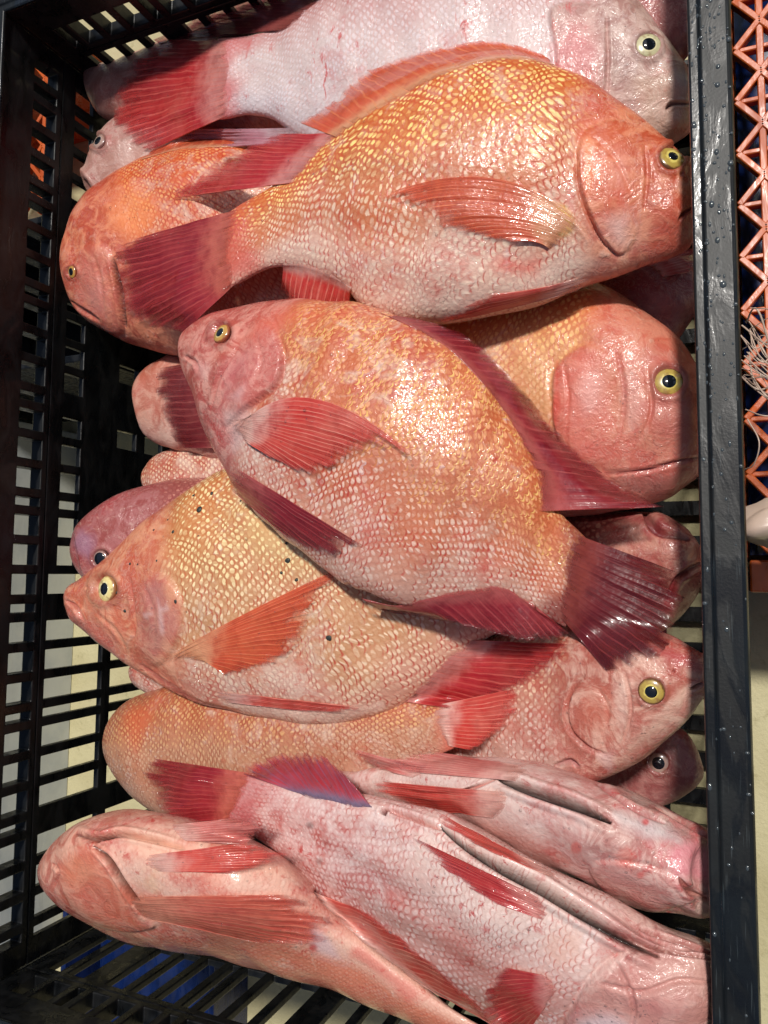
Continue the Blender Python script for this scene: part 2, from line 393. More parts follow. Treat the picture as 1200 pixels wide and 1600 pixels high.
def fin_mat(name, root, mem, ray, tip, trans=0.22):
    t = NT(name); o = t.obj(); ft = t.sep(t.attr('ft').outputs['Vector'])
    n1 = t.noise(t.comb(t.mul(ft[0], 1.0), t.mul(ft[1], 1.0)), 1.6, 4, 0.65); n2 = t.noise(o, 160, 3, 0.6)
    rx = t.math('ABSOLUTE', t.sub(t.math('FRACT', t.add(ft[0], t.mul(t.sub(t.noise(o, 60, 2), 0.5), 1.1))), 0.5))   # 0.5 on the ray axis, 0 between
    sub_ = t.math('ABSOLUTE', t.sub(t.math('FRACT', t.mul(ft[0], 3.0)), 0.5))
    wr = t.n('ShaderNodeTexWhiteNoise', noise_dimensions='1D'); t.set(wr.inputs['W'], t.math('FLOOR', ft[0])); rv = wr.outputs['Value']
    st = t.mul(t.ss(t.add(0.20, t.mul(rv, 0.16)), 0.46, rx), t.ss(0.0, 1.0, t.add(t.mul(rv, 0.6), t.mul(n1, 0.5)), 0.1, 1.0))
    c = t.mix(t.ss(-0.05, 0.32, t.add(ft[1], t.mul(t.sub(n2, 0.5), 0.3))), lin(root), t.mix(t.ss(0.3, 0.7, n1), lin(mem), lin(tip)))
    c = t.mix(t.mul(t.ss(0.4, 0.9, t.noise(o, 48, 3, 0.6)), 0.5), c, lin(ray))
    c = t.mix(t.mul(t.ss(0.55, 1.0, t.add(ft[1], t.mul(t.sub(n1, 0.5), 0.5))), 0.85), c, lin(tip))
    c = t.mix(t.mul(st, t.ss(0.3, 0.7, n1, 0.25, 0.8)), c, lin(ray))
    c = t.mix(t.mul(t.ss(0.3, 0.48, sub_), t.ss(0.3, 0.9, ft[1], 0.0, 0.28)), c, lin(ray))
    c = t.mix(t.ss(0.45, 0.7, n2, 0.0, 0.35), c, t.mix(1.0, c, (0.62, 0.42, 0.45), 'MULTIPLY'))
    bmp = t.bump(t.add(t.mul(st, 0.35), t.add(t.mul(sub_, 0.3), t.add(t.mul(n2, 1.3), t.noise(o, 420, 2)))), 0.55, 0.0004)
    pr = t.bsdf(Base_Color=c, Roughness=0.36, Normal=bmp, Specular_IOR_Level=0.45, Coat_Weight=0.8, Coat_Roughness=0.09, Coat_Normal=bmp)
    tr = t.n('ShaderNodeBsdfTranslucent'); t.set(tr.inputs[0], c)
    mx = t.n('ShaderNodeMixShader'); mx.inputs[0].default_value = trans
    mt = t.n('ShaderNodeMixShader'); tp_ = t.n('ShaderNodeBsdfTransparent')
    t.t.links.new(pr.outputs[0], mx.inputs[1]); t.t.links.new(tr.outputs[0], mx.inputs[2])
    # the membrane thins out between the rays and grows out of the skin at its root
    vis = t.mul(t.ss(1.05, 0.80, t.add(ft[1], t.add(t.mul(t.sub(n2, 0.5), 0.3), t.mul(t.sub(rv, 0.5), 0.14)))), t.ss(-0.24, 0.05, t.add(ft[1], t.add(t.mul(t.sub(n2, 0.5), 0.25), t.mul(t.sub(rv, 0.5), 0.12))))); vis = t.mul(vis, t.sub(1.0, t.mul(t.mul(t.sub(1.0, st), t.ss(0.2, 1.0, ft[1])), 0.48)))
    t.set(mt.inputs[0], vis); t.t.links.new(tp_.outputs[0], mt.inputs[1]); t.t.links.new(mx.outputs[0], mt.inputs[2])
    return t.done(mt.outputs[0])
FIN = {
    'red':    fin_mat('fin_red', (220, 150, 142), (200, 60, 60), (226, 122, 108), (176, 28, 40)),
    'orange': fin_mat('fin_orange', (230, 168, 128), (222, 100, 62), (240, 152, 104), (214, 84, 56)),
    'maroon': fin_mat('fin_maroon', (190, 96, 92), (158, 46, 54), (190, 88, 86), (126, 24, 38)),
    'deep':   fin_mat('fin_shaded_maroon', (150, 70, 62), (112, 28, 36), (144, 58, 58), (84, 12, 24)),  # maroon darkened to paint shade into the central fish tail
    'crimson': fin_mat('fin_crimson', (206, 110, 92), (172, 48, 54), (200, 92, 84), (140, 24, 40)),
    'pink':   fin_mat('fin_pink', (230, 182, 170), (220, 142, 132), (240, 190, 176), (212, 108, 104)),
    'coral':  fin_mat('fin_coral', (228, 184, 172), (218, 88, 74), (242, 170, 148), (206, 50, 48)),
    'lilac':  fin_mat('fin_lilac', (214, 190, 196), (200, 146, 160), (226, 200, 204), (188, 104, 118)),
    'bluish': fin_mat('fin_bluish', (136, 112, 136), (186, 80, 90), (112, 106, 138), (200, 56, 68)),
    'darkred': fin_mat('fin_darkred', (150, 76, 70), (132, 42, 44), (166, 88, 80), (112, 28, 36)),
    'blend':  fin_mat('fin_blend', (216, 140, 114), (212, 112, 88), (226, 146, 118), (204, 84, 70)),
}
def eye_mats():
    t = NT('eye_iris'); er = t.sep(t.attr('er').outputs['Vector']); o = t.obj(); n = t.noise(o, 700, 3, 0.6)
    r = t.add(er[0], t.mul(t.sub(n, 0.5), 0.10))
    def make(nm, inner, ring, outer):
        t = NT(nm); er = t.sep(t.attr('er').outputs['Vector']); n = t.noise(t.obj(), 420, 4, 0.65)
        r = t.add(er[0], t.mul(t.sub(n, 0.5), 0.34))
        c = t.mix(t.ss(0.48, 0.60, r), lin(inner), lin(ring)); c = t.mix(t.ss(0.80, 0.95, r), c, lin(outer))
        c = t.mix(t.ss(0.50, 0.66, t.noise(t.obj(), 260, 3, 0.6), 0.0, 0.55), c, lin((132, 84, 60)))
        p = t.bsdf(Base_Color=c, Roughness=0.25, Coat_Weight=1.0, Coat_Roughness=0.05)
        return t.done(p.outputs[0])
    return {'yellow': make('eye_yellow', (214, 196, 104), (176, 150, 74), (104, 70, 42)),
            'gold': make('eye_gold', (212, 192, 128), (192, 146, 72), (150, 78, 44)),
            'pale': make('eye_pale', (226, 218, 176), (196, 190, 150), (128, 112, 92)),
            'cream': make('eye_cream', (236, 226, 170), (226, 208, 140), (160, 110, 70)),
            'grey': make('eye_grey', (190, 170, 160), (170, 140, 130), (120, 80, 74))}
EYE = eye_mats()
_t = NT('eye_pupil'); PUPIL = _t.done(_t.bsdf(Base_Color=(0.006, 0.008, 0.012), Roughness=0.08, Coat_Weight=1.0, Coat_Roughness=0.03).outputs[0])
_t = NT('dark_speck'); SPECK = _t.done(_t.bsdf(Base_Color=(0.03, 0.035, 0.03), Roughness=0.5).outputs[0])

# ------------------------------------------------------------------ fish
RHO_U = [0, .05, .12, .22, .33, .45, .6, .75, .88, .96, 1.0]
RHO_V = [.95, .72, .60, .52, .48, .45, .42, .38, .36, .30, .22]
FISH = []; FINS = []
def in_poly(px, poly):
    x, y = px[..., 0], px[..., 1]; ins = np.zeros(x.shape, bool); n = len(poly)
    for i in range(n):
        x1, y1 = poly[i]; x2, y2 = poly[(i + 1) % n]
        if y1 == y2: continue
        c = ((y1 > y) != (y2 > y)) & (x < (x2 - x1) * (y - y1) / (y2 - y1) + x1); ins ^= c
    return ins
def seg_dist(px, pts, closed=False):
    d = np.full(px.shape[:-1], 1e9); par = np.zeros(px.shape[:-1]); n = len(pts)
    m = n if closed else n - 1
    for i in range(m):
        a = np.array(pts[i], float); b = np.array(pts[(i + 1) % n], float); ab = b - a
        t = np.clip(((px - a) @ ab) / (ab @ ab + 1e-9), 0, 1)
        dd = np.linalg.norm(px - (a + t[..., None] * ab), axis=-1)
        par = np.where(dd < d, (i + t) / m, par); d = np.minimum(d, dd)
    return d, par
def smooth_poly(pts, closed, k=6):
    pts = np.array(pts, float)
    if len(pts) < 3: return pts
    if closed:
        q = np.concatenate([pts[-2:], pts, pts[:3]]); xs = np.arange(len(q)); return hermite(xs, q, np.linspace(2, 2 + len(pts), len(pts) * k, endpoint=False))
    return hermite(np.arange(len(pts)), pts, np.linspace(0, len(pts) - 1, (len(pts) - 1) * k + 1))

def fish(label, st, z, pal, seed, roll=0.0, feats=(), eye=None, hi=True, head=1.0, tailc=None, scale=1.0, pitch=0.0046, tilt=0.0, fat=1.0, disp=0.00010, dense=False):
    """st: (u, dorsal px, dorsal py, ventral px, ventral py); z: [(u, height rel. to rim)]; roll>0 turns the belly to the viewer"""
    N, M = ((380, 270) if dense else (300, 190)) if hi else (150, 100)
    pitch *= 0.92; st = np.array(st, float); i = np.arange(N) / (N - 1)
    u = 0.55 * i + 0.45 * i ** 2; u[0] = 0.0002
    DV = hermite(st[:, 0], st[:, 1:], u)
    zc = hermite([a for a, _ in z], [b for _, b in z], u) if len(z) > 1 else np.full(N, z[0][1])
    A = P(DV[:, 0], DV[:, 1], zc + tilt); B = P(DV[:, 2], DV[:, 3], zc - tilt)
    c = (A + B) / 2; w = np.linalg.norm(A - B, axis=1) / 2
    rho = np.interp(u, RHO_U, RHO_V) * fat
    ph = np.radians(np.interp(u, [a for a, _ in roll], [b for _, b in roll]) if isinstance(roll, (list, tuple)) else np.full(N, float(roll)))
    cap = np.sqrt(np.clip(1 - (1 - np.clip(u / 0.035, 0, 1)) ** 2, 0, 1)); cap0 = np.maximum(cap, 0.02)
    tail = np.sqrt(np.clip(1 - (np.clip(u - 0.965, 0, 1) / 0.036) ** 2, 0.08, 1))
    q = np.arange(M) / M * 2 * np.pi; cq, sq = np.cos(q), np.sin(q)
    prof = np.sign(sq) * np.abs(sq) ** 0.88 * (1 + 0.12 * cq)
    ea = nrm(A - B); dpx = DV[:, :2] - DV[:, 2:]; mid_ = (DV[:, :2] + DV[:, 2:]) / 2; want = np.linalg.norm(dpx, axis=1); dpx = dpx / want[:, None]
    for it in range(4):            # fit the projected outline to the measured one
        tg = nrm(np.gradient(c, axis=0))
        en = nrm(np.cross(tg, ea)); en *= np.sign(((CAM - c) * en).sum(1))[:, None]
        h = w / np.sqrt(np.cos(ph) ** 2 + (rho * np.sin(ph)) ** 2); th = rho * h * cap0 * tail
        h = h * (0.25 + 0.75 * cap0) * np.where(u < 0.004, cap0 * 2 + 0.1, 1).clip(0, 1)
        ed = np.cos(ph)[:, None] * ea - np.sin(ph)[:, None] * en; es = np.sin(ph)[:, None] * ea + np.cos(ph)[:, None] * en
        G = c[:, None] + ed[:, None] * (h[:, None] * cq)[..., None] + es[:, None] * (th[:, None] * prof)[..., None]
        if it == 3: break
        k = ((proj(G) - mid_[:, None]) * dpx[:, None]).sum(-1); hi_, lo_ = k.max(1), k.min(1)
        wt = sstep(0.03, 0.10, u) * sstep(1.0, 0.95, u)
        sm = lambda x: np.convolve(np.pad(x, 6, 'edge'), np.ones(13) / 13, 'valid')
        mpx = 2 * w / np.maximum(want, 1)
        c = c - ea * (sm((hi_ + lo_) / 2 * wt) * mpx)[:, None]
        w = w * (1 + sm((want / np.maximum(hi_ - lo_, 1) - 1) * wt))
    L = np.concatenate([[0], np.cumsum(np.linalg.norm(np.diff(c, axis=0), axis=1))])
    per = np.linalg.norm(np.roll(G, -1, 1) - G, axis=-1); bb = np.concatenate([np.zeros((N, 1)), np.cumsum(per, 1)[:, :-1]], 1); tot = per.sum(1, keepdims=True)
    bb = np.minimum(bb, tot - bb)
    ref = np.percentile(tot, 80); bs = bb * (ref / np.maximum(tot, 0.3 * ref)) ** 0.45
    aa = np.repeat(L[:, None], M, 1)
    # lateral arc of the scale rows
    vv = (1 - cq)[None] / 2 + np.zeros((N, 1))
    sc = np.stack([aa / pitch - 0.6 * np.abs(vv - 0.45), bs / pitch, np.zeros_like(aa)], -1)
    sc[..., 0] += 0.55 * wob(G, 55, seed + 1) + 0.22 * wob(G, 190, seed + 5); sc[..., 1] += 0.55 * wob(G, 50, seed + 2) + 0.22 * wob(G, 180, seed + 6)
    def normals(G):
        du = np.gradient(G, axis=0); dv = np.roll(G, -1, 1) - np.roll(G, 1, 1)
        n = nrm(np.cross(du, dv)); s = np.sign(((G - c[:, None]) * n).sum(-1).mean()); return n * s
    nr = normals(G)
    headm = sstep(0.31, 0.25, u)[:, None] * np.ones((1, M)) * head
    sa = scale * np.maximum(sstep(0.24, 0.33, u), 0.30 * sstep(0.14, 0.20, u))[:, None] * np.ones((1, M)) if head > 0 else scale * np.ones((N, M))
    tint = np.zeros((N, M, 4))
    px = proj(G); near = ((CAM - G) * nr).sum(-1) > 0
    d = 0.0007 * wob(G, 75, seed + 3) + 0.0005 * wob(G, 160, seed + 4)
    d *= sstep(0.0, 0.06, u)[:, None]
    def paint(mask, col, amt):
        k = (mask * amt)[..., None]; col = np.array(lin(col))
        tint[..., :3] = np.where(tint[..., 3:] + k > 1e-6, (tint[..., :3] * tint[..., 3:] * (1 - k) + col * k) / np.maximum(tint[..., 3:] * (1 - k) + k, 1e-6), tint[..., :3])
        tint[..., 3:] = tint[..., 3:] * (1 - k) + k
    nz = wob(G, 220, seed + 9) * 3.0
    if tailc: paint(sstep(0.90, 1.0, u[:, None] + 0.02 * wob(G, 200, seed + 7)), tailc, 0.85)
    for f in feats:
        kind = f[0]
        if kind == 'plate':            # raised plate with a crisp free edge
            _, poly, hgt, soft, col, amt = f
            sp = smooth_poly(poly, True); dd, _ = seg_dist(px, sp, True); ins = in_poly(px, sp); sd = np.where(ins, dd, -dd)
            ui = np.where(ins & near, u[:, None], np.nan); u0, u1 = np.nanmin(ui), np.nanmax(ui)
            fr = np.where(near, sstep(u0 - 0.01, u0 + 0.62 * (u1 - u0), u)[:, None], 0)
            hgt = hgt * 0.6; d += hgt * fr * (0.7 * sstep(-2.5, 3.5, sd) + 0.3 * sstep(0, soft, sd)) - hgt * 0.35 * fr * sstep(-11, -3, sd) * sstep(2, -3, sd)
            sa = sa * (1 - 0.72 * sstep(-3, 5, sd) * near); headm = np.maximum(headm, head * near * sstep(-3, 5, sd))
            if col is not None: paint(near * (0.35 + 0.65 * fr) * sstep(-4, soft * 1.2, sd + nz * 1.5), col, amt)
        elif kind == 'groove':         # cut or fold with its inner shade painted on: (pts, width, depth, colour, amount)
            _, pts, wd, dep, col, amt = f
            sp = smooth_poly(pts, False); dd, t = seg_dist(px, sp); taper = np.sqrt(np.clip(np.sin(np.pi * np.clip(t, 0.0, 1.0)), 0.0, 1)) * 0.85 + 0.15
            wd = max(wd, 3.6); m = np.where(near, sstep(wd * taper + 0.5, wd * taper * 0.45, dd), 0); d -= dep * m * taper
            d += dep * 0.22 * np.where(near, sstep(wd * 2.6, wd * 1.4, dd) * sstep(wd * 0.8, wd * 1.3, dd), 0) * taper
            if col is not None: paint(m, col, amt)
        elif kind == 'tint':           # soft pigment patch
            _, poly, soft, col, amt = f
            if len(poly) == 1: m = sstep(soft, soft * 0.3, np.linalg.norm(px - np.array(poly[0]), axis=-1) + nz)
            elif len(poly) == 2: dd, _ = seg_dist(px, poly); m = sstep(soft, soft * 0.2, dd + nz)
            else:
                sp = smooth_poly(poly, True); dd, _ = seg_dist(px, sp, True); ins = in_poly(px, sp); m = np.where(ins, sstep(-soft * 0.3, soft, dd + nz), sstep(soft * 0.4, 0, dd + nz) * 0.2)
            paint(np.where(near, m, 0), col, amt)
        elif kind == 'bulge':
            _, (bx, by), rad, hgt = f
            d += hgt * np.where(near, np.exp(-((px - np.array([bx, by])) ** 2).sum(-1) / rad ** 2), 0)
        elif kind == 'noscale':
            sp = smooth_poly(f[1], True); dd, _ = seg_dist(px, sp, True); ins = in_poly(px, sp) & near
            sa = np.where(ins, sa * (1 - sstep(0, 14, dd)), sa)
    # imbricated scales in relief
    def fam(a_, b_): return (a_ - np.sqrt(0.37 - (b_ - np.round(b_)) ** 2)) % 1
    mm = np.minimum(fam(sc[..., 0], sc[..., 1]), fam(sc[..., 0] + .5, sc[..., 1] + .5)); d += disp * (2.2 * mm - 0.5) * sa
    E = None
    if eye:
        ex, ey, er = eye[:3]
        dd = np.where(near, np.linalg.norm(px - np.array([ex, ey]), axis=-1), 1e9)
        k = np.unravel_index(np.argmin(dd), dd.shape); mpx = np.linalg.norm(CAM - G[k]) / FPX
        d += er * mpx * (0.22 * np.exp(-((dd - er * 1.22) / (er * 0.28)) ** 2) - 0.35 * sstep(er * 1.05, er * 0.7, dd))
        paint(np.exp(-((dd - er * 1.12) / (er * 0.22)) ** 2), (112, 50, 42), 0.45)
        n_ = nrm(nr[max(k[0]-6,0):k[0]+7, max(k[1]-4,0):k[1]+5].reshape(-1, 3).mean(0)); E = (G[k].copy(), n_, er * mpx, eye[3], eye[4] if len(eye) > 4 else 0.52)
    G = G + nr * d[..., None]; nr = normals(G)
    org = np.array([c[:, 0].mean(), c[:, 1].mean(), G[..., 2].min()])
    root = empty('fish', org); tag(root, label, 'fish', 'fish piled in the black crate')
    V = G.reshape(-1, 3); idx = np.arange(N * M).reshape(N, M)
    f4 = np.stack([idx[:-1], np.roll(idx, -1, 1)[:-1], np.roll(idx, -1, 1)[1:], idx[1:]], -1).reshape(-1, 4)
    if ((np.cross(V[f4[N*M//2, 1]] - V[f4[N*M//2, 0]], V[f4[N*M//2, 3]] - V[f4[N*M//2, 0]])) @ nr.reshape(-1, 3)[f4[N*M//2, 0]]) < 0: f4 = f4[:, ::-1]
    faces = f4.tolist(); faces.append(idx[0].tolist()); faces.append(idx[-1][::-1].tolist())
    m1 = np.stack([headm, vv, sa], -1)
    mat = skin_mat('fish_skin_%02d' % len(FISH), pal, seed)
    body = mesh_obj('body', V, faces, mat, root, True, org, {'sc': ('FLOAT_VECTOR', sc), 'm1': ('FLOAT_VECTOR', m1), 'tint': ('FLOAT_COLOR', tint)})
    s = 3 if hi else 2
    Gs = G[::s, ::s]; n1, m_ = Gs.shape[:2]; ii = np.arange(n1 * m_).reshape(n1, m_)
    fs = np.stack([ii[:-1], np.roll(ii, -1, 1)[:-1], np.roll(ii, -1, 1)[1:], ii[1:]], -1).reshape(-1, 4)
    F = dict(root=root, org=org, G=G, nr=nr, bvh=BVHTree.FromPolygons(Gs.reshape(-1, 3).tolist(), fs.tolist()), id=len(FISH), label=label)
    FISH.append(F)
    if E: make_eye(F, *E)
    pxx = V[:, 0].min(), V[:, 0].max(), V[:, 1].min(), V[:, 1].max()
    if pxx[0] < XL - 0.001 or pxx[1] > XR + 0.0105 or pxx[2] < YN: print('OUT', label, [round(float(x), 4) for x in pxx])
    return F

def frame_of(n):
    n = nrm(np.asarray(n)); a = np.array([0, 1.0, 0]) if abs(n[1]) < 0.9 else np.array([1.0, 0, 0])
    x = nrm(np.cross(a, n)); return x, np.cross(n, x), n
def dome(c, n, r, hgt, k0=0.0, seg=28, rings=9, base=0.0):
    x, y, z = frame_of(n); vs, at = [c + z * (hgt + base)], [(0, 0, 0)]; fs = []
    for i in range(1, rings + 1):
        s = i / rings; zz = hgt * math.sqrt(max(0, 1 - (s * 0.98) ** 2))
        for k in range(seg):
            a = 2 * math.pi * k / seg; vs.append(c + (x * math.cos(a) + y * math.sin(a)) * r * s + z * (zz + base)); at.append((s, 0, 0))
    for k in range(seg): vs.append(c + (x * math.cos(2*math.pi*k/seg) + y * math.sin(2*math.pi*k/seg)) * r * 0.98 - z * r * 0.25); at.append((1, 0, 0))
    for k in range(seg): fs.append((0, 1 + k, 1 + (k + 1) % seg))
    for i in range(rings):
        for k in range(seg):
            b = 1 + i * seg; fs.append((b + k, b + seg + k, b + seg + (k + 1) % seg, b + (k + 1) % seg))
    fs.append(tuple(1 + rings * seg + k for k in range(seg))[::-1])
    return np.array(vs), fs, np.array(at)
def make_eye(F, c, n, r, kind, pup):
    v, f, a = dome(c, n, r, r * 0.32, base=-r * 0.07)
    e = mesh_obj('eye', v, f, EYE[kind], F['root'], True, F['org'], {'er': ('FLOAT_VECTOR', a)})
    v, f, a = dome(c + nrm(n) * r * 0.13, n, r * pup, r * 0.19)
    mesh_obj('pupil', v, f, PUPIL, e, True, F['org'])

def fin(F, name, rays_, mat, nray=12, off=0.0012, drop=0.006, on=None, curl=0.0, ragged=0.03, lift=0.0, label=None, wave=1.0):
    """rays_: list of rays, each [(x,y) root, (x,y) tip] or [root, mid, tip] in photo pixels; the sheet is laid over the bodies under it"""
    K = len(rays_); nray = int(nray * 1.4); C = max(nray * 5, 24) + 1; R = 22
    rt = np.array([r[0] for r in rays_], float); tp = np.array([r[-1] for r in rays_], float)
    md = np.array([r[1] if len(r) == 3 else (np.array(r[0]) * 0.5 + np.array(r[-1]) * 0.5) for r in rays_], float)
    tp = rt + (tp - rt) * 1.07
    xs = np.arange(K); k = np.linspace(0, K - 1, C)
    rt, md, tp = hermite(xs, rt, k), hermite(xs, md, k), hermite(xs, tp, k)
    ray_c = np.linspace(0, nray, C); rr = np.random.RandomState(int(abs(rt[0, 0] * 7 + tp[0, 1])) % 9999)
    rag = np.interp(ray_c, np.arange(nray + 2), rr.uniform(-1, 0.6, nray + 2)) * ragged + 0.6 * ragged * (np.abs(np.cos(np.pi * ray_c)) - 0.6)
    s = (np.linspace(-0.25, 1, R) ** 1)[None, :] * (1 + rag[:, None]); s1 = s[..., None]
    md = 2 * md - 0.5 * rt - 0.5 * tp
    px = (1 - s1) ** 2 * rt[:, None] + 2 * s1 * (1 - s1) * md[:, None] + s1 ** 2 * tp[:, None]
    dirs = rays(px[..., 0], px[..., 1])
    Gp = proj(F['G']); near = ((CAM - F['G']) * F['nr']).sum(-1) > -0.002
    z0 = np.empty(C)
    for j in range(C):
        dd = np.where(near, ((Gp - rt[j]) ** 2).sum(-1), 1e9); kk = np.unravel_index(np.argmin(dd), dd.shape); z0[j] = F['G'][kk][2]
    z0 = np.convolve(np.pad(z0, 4, 'edge'), np.ones(9) / 9, 'valid')
    base = z0[:, None] - drop * s
    cand = [FISH[i] for i in range(len(FISH)) if i <= F['id']] if on is None else [F] + on
    hit = np.full((C, R), -9.0); own = np.full((C, R), -9.0); o = Vector(CAM)
    for G in cand:
        bv = G['bvh']
        for a in range(C):
            for b in range(R):
                loc = bv.ray_cast(o, Vector(dirs[a, b]))[0]
                if loc is None: continue
                if G is F: own[a, b] = loc.z
                if (G is F or loc.z < base[a, b] + 0.03) and loc.z > hit[a, b]: hit[a, b] = loc.z
    ok = hit > base - (0.003 + 0.019 * np.clip(s, 0, 1))
    zz = np.where(ok, hit + off, base); lo = np.where(hit > -1, hit + off * 0.7, -9.0)
    emb = np.clip((-s - 0.08) / 0.17, 0, 1) * (off + 0.0008)          # root sinks into the skin
    for _ in range(22):
        q = np.pad(zz, 1, 'edge'); zz = (q[:-2, 1:-1] + q[2:, 1:-1] + q[1:-1, :-2] + q[1:-1, 2:] + 2 * zz) / 6
        zz = np.maximum(zz, lo)
    amp = np.interp(ray_c, np.arange(nray + 2), rr.uniform(-1, 1, nray + 2))
    zz = zz - emb + lift * s + curl * s ** 2 * np.sin(np.linspace(0, np.pi, C))[:, None] + 0.0003 * wave * (amp[:, None] + 1) * np.clip(s, 0, 1) ** 1.2
    t = (zz - CAM[2]) / dirs[..., 2]
    W = CAM + dirs * t[..., None]
    n = nrm(np.cross(np.gradient(W, axis=0), np.gradient(W, axis=1))); n *= np.sign(((CAM - W) * n).sum(-1))[..., None]
    rib = np.abs(np.cos(np.pi * ray_c))[:, None] ** 2 * (0.3 + 0.7 * (1 - s)) * (0.55 + 0.45 * amp[:, None]); rib = np.where(np.ones_like(s) > 0, rib, 0)
    rag2 = wob(W, 260, 5)
    top = W + n * (0.00009 * rib + 0.00026 * rag2)[..., None]; bot = W - n * (0.0003 + 0.0002 * rib)[..., None]
    V = np.concatenate([top.reshape(-1, 3), bot.reshape(-1, 3)]); i = np.arange(C * R).reshape(C, R); nb = C * R
    f = [np.stack([i[:-1, :-1], i[1:, :-1], i[1:, 1:], i[:-1, 1:]], -1).reshape(-1, 4)]; f.append(f[0][:, ::-1] + nb)
    for e in (i[0], i[-1], i[:, 0], i[:, -1]): f.append(np.stack([e[:-1], e[1:], e[1:] + nb, e[:-1] + nb], -1))
    ft = np.stack([np.repeat(ray_c[:, None], R, 1), np.clip(s, -.3, 1.05), np.zeros((C, R))], -1).reshape(-1, 3)
    ob = mesh_obj(name, V, np.concatenate(f), FIN[mat], F['root'], True, F['org'], {'ft': ('FLOAT_VECTOR', np.concatenate([ft, ft]))})
    FINS.append((V, np.concatenate(f)))
    if label: ob['label'] = label
    return ob
def rt_(roots, tips, mids=None):
    return [[r, t] if mids is None or mids[i] is None else [r, mids[i], t] for i, (r, t) in enumerate(zip(roots, tips))]

def pal(back, flank, belly, head, head2, net, net2, spot, spot2, blot, **k):
    dk = lambda c, k: tuple(x * k for x in c)
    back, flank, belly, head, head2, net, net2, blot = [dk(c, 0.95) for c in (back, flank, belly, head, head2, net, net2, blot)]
    return dict(back=back, flank=flank, belly=belly, head=head, head2=head2, net=net, net2=net2, spot=spot, spot2=spot2, blot=blot, **k)
ORANGE = pal((208, 98, 32), (208, 120, 78), (228, 188, 170), (188, 72, 48), (230, 148, 116), (204, 84, 36), (196, 66, 52), (252, 222, 134), (244, 222, 196), (200, 58, 44), silver=0.6, spot_amt=.95, net_amt=.8, streak=(1, .5, 1), blot_amt=.6)
ORANGE2 = pal((214, 92, 46), (212, 108, 72), (222, 150, 122), (184, 72, 54), (226, 138, 104), (196, 66, 40), (196, 74, 54), (240, 176, 108), (238, 190, 150), (196, 54, 42), spot_amt=0.7, silver=0.4)
SALMON = pal((200, 100, 58), (202, 118, 86), (218, 166, 146), (182, 78, 76), (224, 156, 144), (244, 196, 112), (190, 64, 54), (230, 164, 114), (240, 216, 200), (186, 44, 42), net_amt=0.95, spot_amt=.9, silver=0.6, blot_amt=.65)
CREAM = pal((206, 130, 74), (202, 146, 104), (220, 164, 142), (202, 94, 70), (230, 158, 126), (204, 116, 70), (192, 66, 54), (248, 230, 172), (244, 222, 192), (192, 60, 50), blot_amt=0.55, bl0=.5, spot_amt=.92, net_amt=.9, silver=0.35)
PALE = pal((204, 146, 142), (224, 202, 198), (226, 212, 214), (168, 122, 112), (214, 184, 172), (206, 114, 108), (212, 140, 134), (234, 224, 228), (236, 228, 236), (204, 84, 82), net_amt=0.3, spot_amt=0.5, blot_amt=0.6, bl0=0.47, silver=0.8, fleck=.85, streak=(1, .35, 1), pale=(232, 224, 222))
ROSE = pal((188, 104, 80), (200, 134, 114), (220, 184, 172), (176, 92, 78), (224, 178, 160), (190, 88, 66), (182, 70, 60), (238, 206, 170), (238, 216, 204), (186, 58, 50), blot_amt=0.65, spot_amt=.88, silver=0.6)
BELLY = pal((192, 100, 80), (210, 126, 100), (234, 186, 166), (192, 92, 72), (232, 170, 146), (186, 68, 60), (194, 82, 70), (238, 194, 170), (240, 204, 188), (192, 46, 40), net_amt=0.6, spot_amt=0.6, blot_amt=0.7, bl0=.46, silver=0.5, fleck=.75)
PINKW = pal((190, 110, 102), (208, 152, 142), (230, 200, 190), (178, 116, 108), (226, 188, 176), (180, 66, 62), (190, 80, 74), (240, 218, 212), (240, 220, 214), (188, 44, 44), net_amt=0.85, spot_amt=0.8, blot_amt=0.6, bl0=0.48, silver=0.6, fleck=.8, pale=(234, 214, 208))
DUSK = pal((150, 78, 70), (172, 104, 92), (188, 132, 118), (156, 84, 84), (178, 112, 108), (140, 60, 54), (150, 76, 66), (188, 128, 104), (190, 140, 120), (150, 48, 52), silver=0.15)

# ---- bottom layers first -------------------------------------------------
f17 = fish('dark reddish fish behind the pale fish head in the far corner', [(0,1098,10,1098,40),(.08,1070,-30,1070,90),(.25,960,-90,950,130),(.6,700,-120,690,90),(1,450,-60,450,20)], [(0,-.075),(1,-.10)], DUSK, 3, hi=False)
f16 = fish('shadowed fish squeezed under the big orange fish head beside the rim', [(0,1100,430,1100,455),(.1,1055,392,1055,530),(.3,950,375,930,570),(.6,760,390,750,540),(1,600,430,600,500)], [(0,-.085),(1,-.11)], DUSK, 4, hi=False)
f12 = fish('pinkish fish back showing in the gap left of centre', [(0,222,742,226,768),(.1,248,710,262,800),(.25,330,688,345,835),(.6,560,690,560,830),(1,760,740,760,800)], [(0,-.085),(1,-.10)], ROSE, 5, hi=False, head=0)
f20 = fish('grey-pink fish belly peeping out under the black-flecked fish', [(0,203,1050,206,1066),(.1,213,1022,238,1088),(.3,300,1000,320,1112),(.6,500,1000,500,1110),(1,700,1040,700,1090)], [(0,-.08),(1,-.09)], ROSE, 6, hi=False, head=0)
f11 = fish('fish with a fanned red fin in the dark gap under the central fish head', [(0,214,628,216,655),(.06,224,592,232,688),(.15,258,560,288,708),(.35,380,530,400,735),(.6,560,540,560,720),(1,760,600,760,660)], [(0,-.075),(1,-.10)], ROSE, 8, hi=False, head=0.5)
